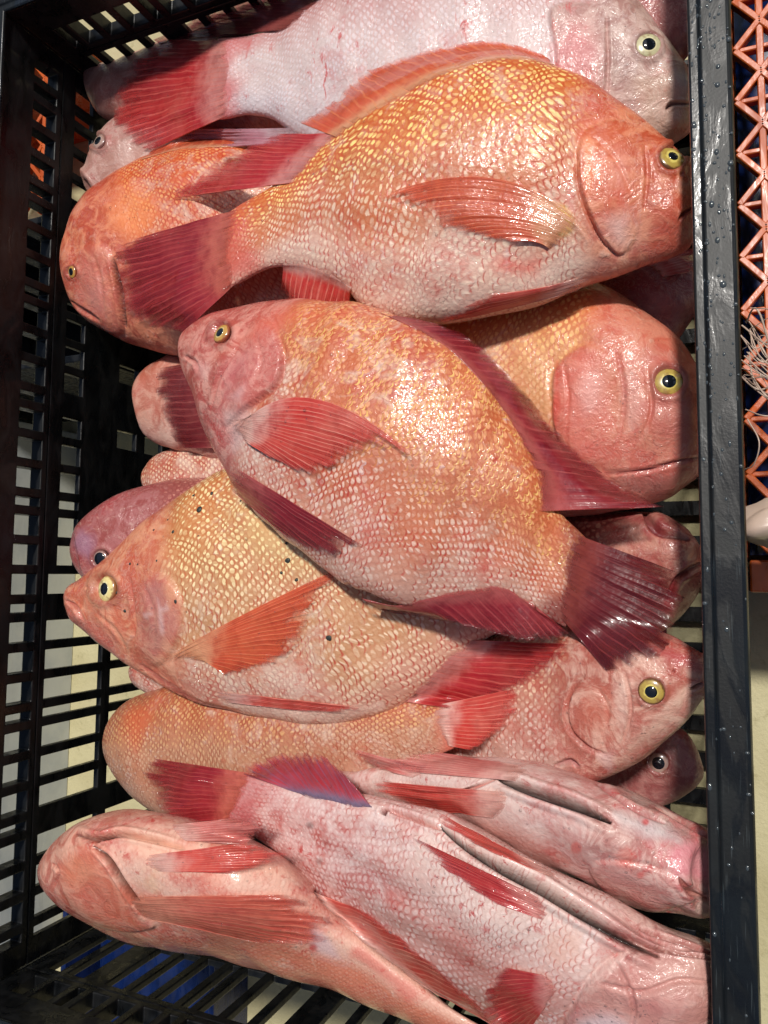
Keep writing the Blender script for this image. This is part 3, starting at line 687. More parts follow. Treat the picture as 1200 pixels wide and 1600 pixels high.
f13 = fish('dusky pink fish head showing above the black-flecked fish', [(0,106,850,114,888),(.06,122,822,142,918),(.15,182,779,202,962),(.3,280,750,300,992),(.6,480,760,480,980),(1,740,840,740,900)], [(0,-.052),(.3,-.075),(1,-.095)],
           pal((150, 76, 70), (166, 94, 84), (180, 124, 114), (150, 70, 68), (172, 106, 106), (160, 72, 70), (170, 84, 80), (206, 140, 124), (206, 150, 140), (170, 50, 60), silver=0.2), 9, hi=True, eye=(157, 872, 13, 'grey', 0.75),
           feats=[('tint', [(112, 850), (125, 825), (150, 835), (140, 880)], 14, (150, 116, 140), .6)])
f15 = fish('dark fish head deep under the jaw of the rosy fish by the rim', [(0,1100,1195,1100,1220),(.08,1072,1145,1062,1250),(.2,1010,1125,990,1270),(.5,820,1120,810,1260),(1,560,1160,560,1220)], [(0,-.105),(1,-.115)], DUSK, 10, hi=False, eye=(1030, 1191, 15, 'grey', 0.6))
f14 = fish('wet maroon and pink fish head beneath the central fish tail', [(0,1098,880,1097,915),(.06,1090,850,1065,965),(.14,1050,815,1010,1000),(.3,960,800,930,1010),(.6,760,820,760,980),(1,560,860,560,930)], [(0,-.075),(1,-.095)],
           pal((150, 66, 62), (186, 110, 96), (200, 140, 124), (176, 92, 84), (206, 142, 124), (130, 50, 46), (150, 70, 62), (200, 140, 116), (206, 150, 130), (160, 36, 44), silver=0.2), 12, hi=True,
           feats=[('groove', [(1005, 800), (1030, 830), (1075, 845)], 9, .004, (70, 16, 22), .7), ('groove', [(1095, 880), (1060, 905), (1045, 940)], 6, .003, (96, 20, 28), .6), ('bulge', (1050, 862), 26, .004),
                  ('tint', [(1055, 905), (1070, 925), (1050, 960), (1030, 945)], 12, (170, 24, 44), .7), ('tint', [(960, 800), (1020, 800), (1060, 825), (1000, 835)], 14, (110, 26, 34), .7)])
f18 = fish('brownish fish behind the pale fish tail in the far left corner', [(0,135,128,138,156),(.06,151,104,166,186),(.15,220,77,240,202),(.35,370,22,390,220),(.6,560,-20,560,180),(1,800,20,800,100)], [(0,-.068),(1,-.09)],
           pal((150, 96, 72), (178, 120, 104), (196, 150, 136), (164, 104, 96), (184, 134, 124), (150, 84, 64), (160, 96, 80), (196, 142, 112), (196, 150, 130), (160, 70, 64), silver=0.2), 13, hi=False)
f19 = fish('small greyish pink fish head peering out at the far left wall', [(0,131,292,150,313),(.06,131,262,184,324),(.12,140,230,228,322),(.25,168,193,295,302),(.4,225,170,350,280),(1,560,190,600,270)], [(0,-.062),(.3,-.075),(1,-.10)],
           pal((180, 130, 116), (196, 150, 138), (206, 170, 160), (180, 134, 122), (200, 164, 154), (170, 110, 96), (180, 120, 108), (208, 172, 156), (208, 176, 164), (176, 84, 84), silver=0.3), 14, eye=(155, 222, 12, 'grey', 0.55),
           feats=[('groove', [(132, 280), (142, 296), (156, 300)], 3.5, .0018, (110, 60, 60), .5)])
f3 = fish('plump orange fish at the left wall lying under the big orange fish tail', [(0,103,425,106,455),(.05,110,385,122,486),(.12,128,332,172,523),(.2,163,287,228,548),(.3,215,249,305,562),(.45,300,226,420,562),(.6,400,226,520,520),(.75,500,260,580,460),(.9,620,300,640,410),(1,700,320,710,400)],
          [(0,-.050),(.3,-.062),(1,-.095)], ORANGE2, 15, eye=(113, 425, 9, 'gold', 0.6), pitch=.0042,
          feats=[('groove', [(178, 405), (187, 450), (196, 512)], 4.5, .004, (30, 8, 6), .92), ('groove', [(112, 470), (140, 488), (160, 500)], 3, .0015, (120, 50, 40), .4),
                 ('plate', [(120, 395), (165, 385), (180, 420), (188, 470), (190, 520), (150, 505), (118, 480)], .0022, 16, (206, 128, 112), .45), ('tint', [(205, 330)], 60, (236, 140, 78), .5), ('groove', [(150, 400), (160, 445), (165, 495)], 4, .0007, None, 0), ('tint', [(125, 440), (160, 440), (170, 490), (135, 480)], 22, (196, 132, 124), .5), ('tint', [(150, 380), (178, 400), (165, 420)], 16, (222, 150, 120), .4)])
f5 = fish('orange-pink fish with a bright yellow eye beside the rim', [(0,1112,645,1112,690),(.05,1096,585,1094,738),(.1,1074,545,1062,766),(.16,1035,505,1018,786),(.25,975,462,930,803),(.4,870,432,830,802),(.6,720,440,680,760),(.8,580,500,560,700),(1,460,560,450,640)],
          [(0,-.062),(.3,-.070),(1,-.095)], pal((216, 120, 66), (224, 160, 112), (222, 164, 146), (202, 96, 82), (218, 138, 118), (208, 96, 60), (206, 106, 84), (244, 200, 130), (236, 190, 160), (200, 66, 58)), 16, eye=(1044, 597, 22, 'yellow', 0.5),
          feats=[('plate', [(868, 575), (864, 630), (868, 680), (890, 715), (925, 728), (962, 722), (966, 640), (956, 565), (915, 540)], .0026, 18, (208, 104, 92), .5),
                 ('groove', [(962, 545), (974, 600), (972, 660), (955, 715)], 5, .0007, (176, 70, 66), .3), ('groove', [(940, 738), (1000, 736), (1050, 724), (1095, 714)], 3.6, .0014, (130, 56, 54), .5), ('tint', [(900, 590), (940, 575), (945, 640), (905, 660)], 26, (224, 168, 160), .55), ('tint', [(975, 560), (1010, 600), (1000, 680), (970, 660)], 22, (214, 166, 158), .45), ('tint', [(868, 560), (880, 600), (872, 690), (862, 640)], 10, (204, 70, 60), .6), ('groove', [(880, 560), (890, 620), (884, 690)], 3.6, .0006, None, 0), ('bulge', (1030, 660), 34, .0016),
                 ('tint', [(1000, 545), (1070, 560), (1090, 640), (1080, 700), (1010, 690), (1000, 610)], 30, (176, 98, 92), .55),
                 ('groove', [(1012, 575), (1018, 640), (1000, 690)], 4, .0009, None, 0), ('tint', [(955, 750), (1020, 778), (1085, 735), (1030, 740)], 14, (164, 104, 96), .6)])
f7b = fish('scaly fish back lying crosswise under the black-flecked fish and slit fish tail', [(0,184,1150,190,1185),(.05,187,1118,206,1222),(.12,212,1090,236,1258),(.22,280,1068,300,1280),(.35,370,1055,380,1285),(.5,470,1055,480,1270),(.65,560,1068,570,1238),(.8,630,1085,640,1200),(1,712,1098,712,1168)],
           [(0,-.080),(.2,-.072),(1,-.058)], pal((184, 98, 62), (190, 134, 104), (196, 150, 128), (184, 98, 62), (190, 134, 104), (172, 80, 50), (166, 92, 70), (218, 172, 116), (208, 176, 150), (176, 66, 48), silver=0.4), 17, head=0, pitch=.0042,
           tailc=(206, 96, 80), feats=[('tint', [(190, 1120), (230, 1085), (270, 1085), (215, 1180), (225, 1230)], 25, (206, 92, 60), .4)])
f7 = fish('rosy fish with a yellow-ringed eye nosing the rim below the central tail', [(0,1101,1032,1101,1062),(.05,1088,1015,1086,1106),(.1,1062,998,1058,1140),(.16,1020,982,1012,1182),(.25,945,970,932,1220),(.4,820,980,800,1228),(.6,660,1010,640,1215),(.8,520,1060,510,1190),(1,420,1090,410,1170)],
          [(0,-.034),(.22,-.050),(.45,-.080),(1,-.105)], ROSE, 18, eye=(1018, 1080, 19, 'yellow', 0.5),
          feats=[('groove', [(915, 1052), (893, 1080), (885, 1110), (892, 1142), (915, 1166), (950, 1180)], 4, .0016, (150, 70, 58), .45), ('tint', [(895, 1085), (940, 1070), (970, 1100), (950, 1150), (905, 1140)], 30, (190, 104, 82), .5),
                 ('groove', [(975, 1050), (985, 1110), (972, 1165)], 4, .0013, (170, 96, 84), .3), ('groove', [(1098, 1068), (1080, 1078)], 3.6, .002, (110, 50, 48), .6), ('groove', [(930, 1070), (950, 1110), (940, 1160)], 4, .0006, None, 0), ('groove', [(1050, 1048), (1053, 1051)], 4, .001, (110, 50, 48), .5), ('tint', [(955, 1070), (985, 1060), (990, 1130), (965, 1150)], 20, (220, 190, 176), .5), ('tint', [(930, 1180), (960, 1175), (955, 1208)], 14, (214, 186, 184), .5),
                 ('tint', [(1000, 1000), (1060, 1005), (1100, 1030), (1098, 1060), (1040, 1040)], 18, (168, 58, 60), .7),
                 ('tint', [(1040, 1100), (1085, 1075), (1070, 1110), (1010, 1170), (960, 1205), (990, 1150)], 22, (204, 176, 156), .55), ('groove', [(865, 1198), (890, 1190), (905, 1200)], 4, .002, (150, 80, 90), .5)])
f1 = fish('pale bluish-pink fish lying along the far end of the crate', [(0,1086,128,1086,162),(.05,1068,92,1074,202),(.1,1046,52,1048,225),(.16,1015,8,1010,248),(.24,965,-35,960,278),(.35,870,-75,870,312),(.5,740,-85,740,322),(.65,610,-62,610,290),(.8,500,-8,490,232),(.9,425,46,415,182),(1,342,62,338,188)],
          [(0,-.058),(.4,-.060),(1,-.052)], PALE, 19, eye=(1012, 72, 18, 'pale', 0.52), pitch=.0046, disp=.0001,
          tailc=(200, 100, 100), feats=[('plate', [(862, 10), (868, 80), (880, 150), (945, 170), (948, 90), (942, 10)], .0018, 24, (206, 128, 122), .4), ('tint', [(900, 85)], 55, (206, 118, 122), .5), ('groove', [(948, 20), (950, 100), (945, 170)], 4, .0012, (176, 120, 112), .3),
                 ('tint', [(990, 110), (1075, 100), (1080, 200), (1010, 215), (985, 160)], 26, (204, 172, 150), .6), ('groove', [(1078, 162), (1052, 162), (1040, 172)], 3.2, .0022, (120, 74, 70), .6), ('bulge', (1060, 130), 22, .002), ('bulge', (1055, 190), 16, .0016)])
f6 = fish('cream-orange fish flecked with black spots nosing the left wall', [(0,103,922,104,952),(.05,132,900,130,982),(.1,163,878,168,1012),(.16,205,843,218,1045),(.24,268,790,285,1082),(.35,350,738,380,1112),(.5,480,716,500,1131),(.62,590,742,606,1112),(.72,680,792,682,1066),(.82,760,850,756,1002),(.92,815,885,800,985),(1,860,905,840,980)],
          [(0,-.047),(.3,-.052),(1,-.068)], CREAM, 20, eye=(166, 919, 20, 'cream', 0.5), pitch=.0047,
          feats=[('plate', [(222, 905), (252, 898), (276, 918), (287, 958), (278, 1002), (256, 1034), (222, 1042), (206, 1005), (212, 945)], .0026, 22, (166, 110, 108), .6), ('tint', [(250, 935), (258, 985)], 6, (206, 180, 178), .4), ('tint', [(232, 960), (262, 950)], 4, (206, 176, 176), .4),
                 ('groove', [(204, 905), (210, 965), (204, 1025)], 4, .0012, (180, 90, 74), .35), ('groove', [(103, 938), (118, 950), (128, 968)], 3.2, .002, (150, 70, 60), .55), ('bulge', (112, 925), 12, .0012), ('bulge', (118, 962), 12, .001), ('groove', [(136, 916), (139, 919)], 4, .001, (120, 56, 48), .5), ('tint', [(120, 930), (170, 950), (190, 1000), (150, 990)], 26, (222, 140, 112), .5), ('groove', [(150, 955), (180, 985), (196, 1015)], 4, .0007, None, 0), ('groove', [(230, 915), (245, 960), (240, 1015)], 4, .0006, None, 0),
                 ('groove', [(215, 1040), (250, 1064), (310, 1094), (380, 1112)], 3, .0012, (170, 80, 80), .4), ('tint', [(360, 1095), (480, 1105), (590, 1095), (590, 1118), (480, 1130), (380, 1112)], 9, (228, 196, 178), .7),
                 ('tint', [(360, 770), (460, 800), (560, 860), (480, 900), (380, 860)], 50, (226, 206, 150), .35)])
f10 = fish('gutted pale pink fish lying belly up against the rim', [(0,1128,1400,1128,1335),(.06,1112,1438,1112,1305),(.14,1060,1430,1062,1278),(.22,1000,1417,1012,1246),(.35,885,1368,905,1211),(.5,772,1322,792,1184),(.65,672,1288,682,1188),(.8,572,1262,582,1204),(1,470,1242,480,1202)],
           [(0,-.022),(.35,-.038),(1,-.070)], PINKW, 21, roll=[(0, 62), (1, 62)], scale=.25, fat=1.15, dense=True,
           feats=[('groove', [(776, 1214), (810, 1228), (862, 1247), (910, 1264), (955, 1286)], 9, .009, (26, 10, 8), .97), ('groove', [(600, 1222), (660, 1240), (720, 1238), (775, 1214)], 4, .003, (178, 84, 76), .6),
                  ('plate', [(920, 1358), (942, 1346), (1000, 1352), (1062, 1372), (1085, 1400), (1040, 1425), (980, 1412), (935, 1385)], .002, 15, (206, 150, 140), .4),
                  ('tint', [(960, 1265), (1060, 1290), (1070, 1330), (980, 1300)], 26, (214, 206, 206), .7), ('tint', [(1040, 1320), (1112, 1310), (1112, 1380), (1050, 1370)], 20, (214, 130, 140), .7),
                  ('tint', [(1010, 1285)], 9, (190, 60, 60), .8), ('tint', [(902, 1322)], 9, (200, 84, 76), .7), ('tint', [(980, 1340)], 26, (206, 100, 84), .55), ('tint', [(1000, 1365)], 8, (200, 84, 76), .6),
                  ('groove', [(930, 1220), (990, 1262), (1040, 1285)], 5, .002, (150, 70, 72), .5), ('groove', [(1060, 1370), (1080, 1395), (1112, 1408)], 5, .003, (150, 90, 80), .6), ('groove', [(1025, 1262), (1070, 1285), (1112, 1312)], 3, .002, (140, 70, 70), .5)])
f9 = fish('slit-bellied pink fish with its gill cover at the near right corner', [(0,1150,1640,1150,1560),(.08,1110,1672,1128,1492),(.2,1000,1682,1040,1444),(.32,885,1654,950,1400),(.45,780,1606,850,1346),(.57,675,1545,765,1302),(.68,585,1478,680,1268),(.8,495,1398,580,1246),(.9,425,1328,480,1234),(1,347,1286,376,1208)],
          [(0,-.026),(.4,-.036),(1,-.036)], PINKW, 22, roll=[(0, 30), (.5, 38), (.85, 25), (1, 5)], scale=.75, pitch=.0047, dense=True,
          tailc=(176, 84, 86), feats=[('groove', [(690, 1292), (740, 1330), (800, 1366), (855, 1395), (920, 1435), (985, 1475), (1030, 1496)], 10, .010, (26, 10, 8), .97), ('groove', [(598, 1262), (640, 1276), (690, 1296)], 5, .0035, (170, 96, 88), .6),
                 ('plate', [(888, 1612), (900, 1565), (930, 1522), (980, 1492), (1040, 1488), (1120, 1502), (1120, 1620), (1000, 1650)], .0032, 20, (190, 134, 124), .75), ('noscale', [(700, 1260), (830, 1340), (1000, 1440), (1115, 1480), (1115, 1510), (1000, 1480), (850, 1390), (720, 1310)]),
                 ('groove', [(1000, 1448), (1060, 1470), (1115, 1490)], 4, .002, (150, 90, 84), .6), ('groove', [(960, 1450), (1020, 1480), (1112, 1500)], 3, .0025, (120, 66, 60), .6), ('groove', [(600, 1262), (601, 1274)], 6, .004, (80, 24, 26), .9),
                 ('tint', [(730, 1440), (760, 1470), (790, 1560), (700, 1500), (670, 1450)], 36, (196, 110, 96), .55), ('tint', [(1020, 1545), (1070, 1570), (1030, 1590), (980, 1560)], 26, (170, 100, 98), .5),
                 ('tint', [(690, 1470), (740, 1500), (720, 1540)], 26, (184, 70, 62), .5), ('tint', [(620, 1400)], 26, (194, 92, 82), .45), ('tint', [(760, 1450)], 12, (180, 48, 46), .6), ('tint', [(880, 1480)], 40, (206, 150, 130), .4), ('tint', [(485, 1290)], 8, (80, 70, 70), .55), ('tint', [(500, 1345)], 9, (90, 74, 72), .5), ('tint', [(508, 1318)], 7, (150, 60, 56), .5), ('tint', [(840, 1545)], 20, (176, 160, 190), .6), ('groove', [(935, 1530), (1000, 1545), (1060, 1530), (1112, 1535)], 5, .0012, (160, 96, 92), .35), ('groove', [(960, 1500), (990, 1560), (985, 1610)], 5, .001, (166, 104, 100), .3), ('tint', [(900, 1580), (960, 1575), (1000, 1610), (910, 1612)], 20, (206, 196, 200), .6), ('tint', [(1040, 1500), (1110, 1505), (1110, 1545), (1050, 1540)], 22, (202, 158, 146), .5)])
f8 = fish('coral fish lying belly up at the near left corner', [(0,74,1370,74,1342),(.05,84,1396,92,1322),(.1,116,1428,126,1300),(.17,168,1461,180,1276),(.28,250,1485,268,1270),(.4,340,1502,366,1296),(.55,440,1524,468,1346),(.68,535,1556,532,1424),(.8,640,1600,612,1488),(.9,735,1644,708,1566),(1,842,1698,822,1640)],
          [(0,-.034),(.3,-.038),(1,-.055)], BELLY, 23, roll=[(0, 50), (.5, 48), (1, 25)], scale=.4, pitch=.0042, dense=True,
          feats=[('plate', [(148, 1318), (170, 1342), (190, 1380), (222, 1424), (240, 1450), (160, 1452), (95, 1402), (84, 1362), (105, 1328)], .0024, 16, (206, 108, 78), .6),
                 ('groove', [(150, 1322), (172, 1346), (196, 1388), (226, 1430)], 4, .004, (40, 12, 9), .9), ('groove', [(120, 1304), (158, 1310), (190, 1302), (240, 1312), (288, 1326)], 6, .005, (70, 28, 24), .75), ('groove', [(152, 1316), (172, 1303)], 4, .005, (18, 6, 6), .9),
                 ('groove', [(80, 1350), (92, 1362), (86, 1385)], 3, .0018, (140, 60, 50), .5), ('tint', [(180, 1290), (290, 1305), (420, 1335), (480, 1370), (380, 1372), (230, 1350)], 26, (236, 186, 160), .6),
                 ('tint', [(245, 1350), (250, 1400), (215, 1380)], 22, (214, 180, 136), .5), ('groove', [(494, 1390), (500, 1398)], 6, .003, (150, 60, 56), .7), ('tint', [(300, 1400), (470, 1410), (490, 1470), (300, 1460)], 30, (212, 96, 70), .5),
                 ('tint', [(140, 1440), (260, 1470), (420, 1500), (520, 1530), (400, 1512), (220, 1482)], 12, (206, 160, 130), .6), ('tint', [(480, 1440), (520, 1470), (540, 1510), (490, 1490)], 16, (206, 180, 186), .6), ('tint', [(420, 1430)], 40, (202, 72, 54), .5), ('tint', [(490, 1480)], 12, (176, 40, 40), .7), ('tint', [(330, 1380)], 30, (222, 140, 120), .4), ('tint', [(560, 1490), (640, 1550)], 18, (196, 70, 62), .5), ('tint', [(125, 1360)], 34, (214, 130, 96), .5)])
f2 = fish('big orange fish with yellow scales on top at the far end', [(0,1090,290,1092,345),(.05,1072,258,1080,384),(.1,1046,228,1056,402),(.17,995,180,1004,416),(.25,935,134,945,440),(.34,862,100,872,468),(.46,770,88,772,490),(.58,688,108,668,507),(.7,590,162,578,488),(.8,510,214,524,440),(.9,432,290,430,418),(1,346,336,350,455)],
          [(0,-.040),(.4,-.034),(1,-.024)], ORANGE, 24, eye=(1049, 248, 19, 'yellow', 0.42), pitch=.0049,
          tailc=(196, 84, 70), feats=[('plate', [(903, 235), (920, 200), (965, 188), (1002, 210), (1008, 270), (1004, 335), (985, 385), (962, 396), (936, 366), (912, 318), (902, 275)], .0020, 26, (222, 112, 66), .35),
                 ('groove', [(903, 240), (903, 285), (916, 328), (938, 372), (962, 398)], 3.5, .0022, (150, 56, 36), .5), ('groove', [(1008, 225), (1012, 270), (1006, 330)], 4, .0008, (180, 72, 54), .25),
                 ('tint', [(945, 335), (985, 330), (990, 380), (960, 392), (938, 360)], 30, (226, 190, 180), .7), ('tint', [(950, 230), (990, 240), (985, 300), (950, 300)], 30, (222, 150, 136), .5), ('tint', [(990, 415), (900, 430), (820, 470), (720, 500), (640, 502), (570, 470), (600, 460), (760, 450), (880, 400)], 26, (232, 206, 188), .55),
                 ('tint', [(815, 400), (850, 395), (840, 440), (780, 430), (770, 395)], 24, (214, 88, 72), .65), ('tint', [(980, 170), (940, 190), (900, 230), (905, 180)], 25, (222, 96, 56), .6),
                 ('tint', [(874, 345)], 30, (232, 208, 74), .95), ('tint', [(890, 290), (900, 330), (880, 330)], 14, (224, 150, 150), .5), ('groove', [(1090, 320), (1070, 332), (1060, 345)], 3, .0018, (120, 40, 34), .6), ('tint', [(1060, 300), (1085, 300), (1085, 390), (1010, 395), (1020, 320)], 20, (190, 74, 52), .5), ('tint', [(905, 235), (925, 205), (930, 270), (915, 310)], 14, (232, 128, 58), .6), ('tint', [(955, 300), (980, 290), (975, 330)], 12, (196, 62, 44), .5), ('groove', [(925, 215), (960, 250), (985, 300)], 4, .0006, None, 0), ('bulge', (1050, 330), 26, .0015), ('groove', [(1062, 272), (1066, 276)], 4, .0012, (110, 40, 34), .6)])
f4 = fish('large salmon-orange fish lying across the middle on top of the pile', [(0,284,533,290,562),(.05,312,508,304,604),(.1,348,491,320,648),(.16,400,479,340,700),(.24,470,470,368,756),(.34,552,474,412,810),(.45,640,503,472,860),(.57,726,562,545,915),(.68,796,645,635,945),(.78,842,725,730,936),(.88,869,792,806,936),(1,916,843,884,978)],
          [(0,-.030),(.4,-.020),(1,-.036)], SALMON, 25, eye=(346, 520, 16, 'gold', 0.5), pitch=.0042,
          tailc=(120, 44, 40), feats=[('plate', [(398, 498), (428, 512), (442, 556), (434, 598), (410, 622), (388, 642), (350, 664), (328, 640), (342, 598), (372, 545)], .0024, 16, (200, 118, 108), .4),
                 ('groove', [(372, 540), (345, 590), (330, 640)], 3.2, .0013, (160, 70, 66), .35), ('groove', [(428, 512), (442, 556), (434, 598), (408, 624), (350, 668)], 3.2, .002, (160, 70, 60), .4), ('groove', [(288, 556), (304, 566), (310, 580)], 3, .0018, (130, 50, 50), .55),
                 ('tint', [(398, 560), (408, 575)], 7, (160, 40, 50), .55), ('tint', [(300, 560), (330, 570), (325, 600), (308, 590)], 13, (226, 180, 170), .5), ('tint', [(345, 640), (400, 640), (390, 690), (360, 710)], 20, (226, 196, 190), .6),
                 ('tint', [(560, 800), (620, 850), (560, 870)], 34, (206, 96, 82), .4), ('tint', [(740, 860), (800, 880), (740, 910)], 30, (200, 84, 72), .4), ('tint', [(680, 600)], 9, (176, 40, 36), .8), ('tint', [(774, 718)], 9, (176, 40, 36), .8), ('tint', [(500, 755)], 6, (180, 50, 46), .6), ('tint', [(330, 560), (420, 480), (520, 476), (600, 500), (480, 510), (400, 540)], 30, (222, 104, 74), .4),
                 ('groove', [(540, 905), (562, 938), (600, 952), (650, 952)], 5, .002, (190, 110, 100), .4), ('groove', [(398, 520), (410, 560), (400, 600)], 4, .0006, None, 0), ('groove', [(318, 530), (321, 533)], 4, .001, (120, 50, 50), .5), ('bulge', (300, 545), 11, .001), ('tint', [(340, 570), (390, 540), (400, 590), (350, 620)], 30, (186, 104, 108), .45), ('tint', [(350, 620), (390, 600), (385, 635)], 14, (222, 178, 176), .5)])

# ------------------------------------------------------------------ fins
fin(f1, 'dorsal_fin', rt_([(500,-8),(470,14),(445,34),(425,48)], [(440,-14),(385,8),(325,28),(272,62)]), 'darkred', 9, drop=.004)  # dark red carries the shadow over this fin
fin(f1, 'tail_fin', rt_([(345,64),(340,90),(338,125),(336,155),(340,187)], [(262,62),(212,98),(188,150),(194,206),(240,232)]), 'red', 14, wave=3.0, drop=.002)
fin(f1, 'anal_fin', rt_([(470,228),(452,214),(432,200)], [(350,228),(290,214),(266,203)]), 'lilac', 8, drop=-.001)
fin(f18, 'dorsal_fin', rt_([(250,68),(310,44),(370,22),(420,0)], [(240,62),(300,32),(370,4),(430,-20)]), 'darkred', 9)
fin(f11, 'pectoral_fin', rt_([(335,560),(338,600),(335,650),(330,700)], [(252,575),(250,610),(262,655),(282,700)]), 'darkred', 10, off=.002)
fin(f3, 'dorsal_fin', rt_([(222,248),(280,232),(340,228),(400,230),(450,234)], [(240,232),(300,215),(360,210),(420,214),(455,220)]), 'orange', 12)
fin(f16, 'pectoral_fin', rt_([(1020,412),(1030,420),(1040,432)], [(1080,388),(1084,404),(1082,424)]), 'pink', 5, lift=.006)
fin(f5, 'dorsal_fin', rt_([(690,445),(740,438),(800,434),(870,432)], [(700,430),(750,424),(810,420),(880,420)]), 'orange', 9)
fin(f7b, 'tail_fin', rt_([(700,1098),(698,1120),(698,1142),(704,1166)], [(806,1076),(800,1112),(770,1146),(735,1172)]), 'coral', 10, drop=-.004)
fin(f6, 'pectoral_fin', rt_([(306,1000),(307,1008),(311,1018),(317,1027),(324,1036)], [(522,892),(474,948),(464,988),(430,1030),(350,1054)], [(410,945),(398,970),(388,998),(376,1024),(340,1046)]), 'orange', 13)
fin(f6, 'anal_fin', rt_([(642,1098),(680,1066),(715,1032),(756,1001)], [(700,1106),(782,1088),(852,1040),(884,1006)]), 'red', 11, drop=.0)
fin(f6, 'pelvic_fin', rt_([(366,1084),(368,1092),(372,1099)], [(550,1104),(530,1110),(480,1112)]), 'coral', 5)
fin(f10, 'pelvic_fin', rt_([(800,1194),(792,1206),(782,1218)], [(690,1176),(618,1188),(640,1206)]), 'pink', 7, off=.002)
fin(f10, 'pelvic_fin', rt_([(765,1236),(765,1256),(758,1276)], [(596,1222),(604,1240),(668,1266)]), 'coral', 8, off=.002)
fin(f10, 'belly_flap', rt_([(660,1200),(650,1206),(640,1214)], [(556,1171),(562,1182),(590,1200)]), 'pink', 3, lift=.004, ragged=.02)
fin(f9, 'tail_fin', rt_([(377,1206),(366,1228),(358,1250),(352,1270),(346,1287)], [(247,1186),(234,1208),(246,1246),(262,1278),(282,1291)]), 'crimson', 12, wave=2.5, drop=.004)
fin(f9, 'anal_fin', rt_([(578,1258),(548,1254),(512,1246),(480,1240),(450,1234)], [(548,1220),(512,1188),(472,1180),(430,1184),(374,1206)]), 'bluish', 12, lift=.004)
fin(f9, 'pelvic_fin', rt_([(838,1434),(832,1418),(824,1402),(816,1390)], [(775,1412),(710,1368),(672,1330),(656,1313)]), 'red', 8)
fin(f9, 'pelvic_fin', rt_([(850,1364),(840,1352),(826,1344)], [(765,1330),(702,1292),(688,1270)]), 'coral', 7, off=.002)
fin(f9, 'pectoral_fin', rt_([(846,1524),(852,1540),(854,1558),(850,1576)], [(792,1513),(764,1552),(768,1598),(822,1618)]), 'red', 10, off=.002)
fin(f8, 'pelvic_fin', rt_([(280,1288),(286,1300),(296,1314)], [(372,1278),(402,1292),(384,1318)]), 'pink', 7, lift=.006, ragged=.08)
fin(f8, 'pelvic_fin', rt_([(250,1334),(252,1347),(260,1362)], [(376,1318),(436,1338),(362,1364)]), 'coral', 8, lift=.003)
fin(f8, 'pectoral_fin', rt_([(240,1402),(240,1415),(243,1428),(250,1440)], [(430,1398),(492,1432),(486,1470),(400,1472)]), 'blend', 9)
fin(f8, 'anal_fin', rt_([(500,1398),(540,1440),(600,1492),(670,1546)], [(566,1424),(632,1474),(706,1536),(776,1604)]), 'coral', 11, drop=.0)
fin(f2, 'dorsal_fin', rt_([(866,100),(810,90),(750,94),(690,112),(640,136),(590,164),(550,190),(520,212)], [(846,84),(776,65),(704,72),(640,88),(584,110),(552,130),(512,168),(470,192)]), 'orange', 16, ragged=.05)
fin(f2, 'dorsal_fin', rt_([(520,208),(490,232),(462,260),(436,288)], [(436,210),(398,228),(340,258),(274,309)]), 'red', 10, label='red soft rear dorsal fin')
fin(f2, 'anal_fin', rt_([(548,452),(515,434),(475,420),(442,416)], [(545,476),(505,478),(465,474),(440,452)]), 'coral', 9)
fin(f2, 'tail_fin', rt_([(352,332),(344,362),(340,394),(344,428),(354,456)], [(214,372),(186,398),(196,450),(212,496),(290,516)]), 'crimson', 14, wave=3.0, drop=.0)
fin(f2, 'pelvic_fin', rt_([(890,438),(878,452),(860,466)], [(770,458),(706,496),(690,505)], [(830,452),(790,476),(770,488)]), 'coral', 6)
fin(f2, 'pectoral_fin', rt_([(868,316),(864,332),(860,348),(856,364),(852,384)], [(610,308),(640,314),(684,334),(712,358),(800,378)], [(742,276),(750,298),(770,326),(784,350),(828,376)]), 'orange', 13)
fin(f4, 'dorsal_fin', rt_([(600,490),(650,512),(700,540),(746,584),(798,648),(834,706),(856,752),(866,798)], [(660,500),(704,514),(752,544),(804,598),(862,668),(920,724),(972,764),(1026,792)]), 'maroon', 18, drop=.010, on=[f5, f14])
fin(f4, 'anal_fin', rt_([(570,938),(625,948),(680,938),(740,930),(790,926),(838,950)], [(600,956),(662,964),(726,976),(800,994),(850,996),(886,988)]), 'maroon', 13, drop=.006, on=[f6])
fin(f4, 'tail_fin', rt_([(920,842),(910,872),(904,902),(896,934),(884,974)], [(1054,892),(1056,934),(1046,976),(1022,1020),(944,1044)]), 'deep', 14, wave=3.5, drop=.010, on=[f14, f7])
fin(f4, 'pelvic_fin', rt_([(396,748),(388,758),(380,768),(378,780)], [(556,846),(532,850),(502,864),(450,840)]), 'maroon', 7)
fin(f4, 'pectoral_fin', rt_([(404,640),(399,650),(395,660),(392,670),(389,681),(387,692)], [(634,710),(592,692),(560,700),(524,716),(478,738),(420,712)], [(512,628),(500,652),(480,676),(462,694),(436,708),(402,702)]), 'coral', 14, off=.002)
# paired fins on the hidden side are left out: the photograph shows nothing of them

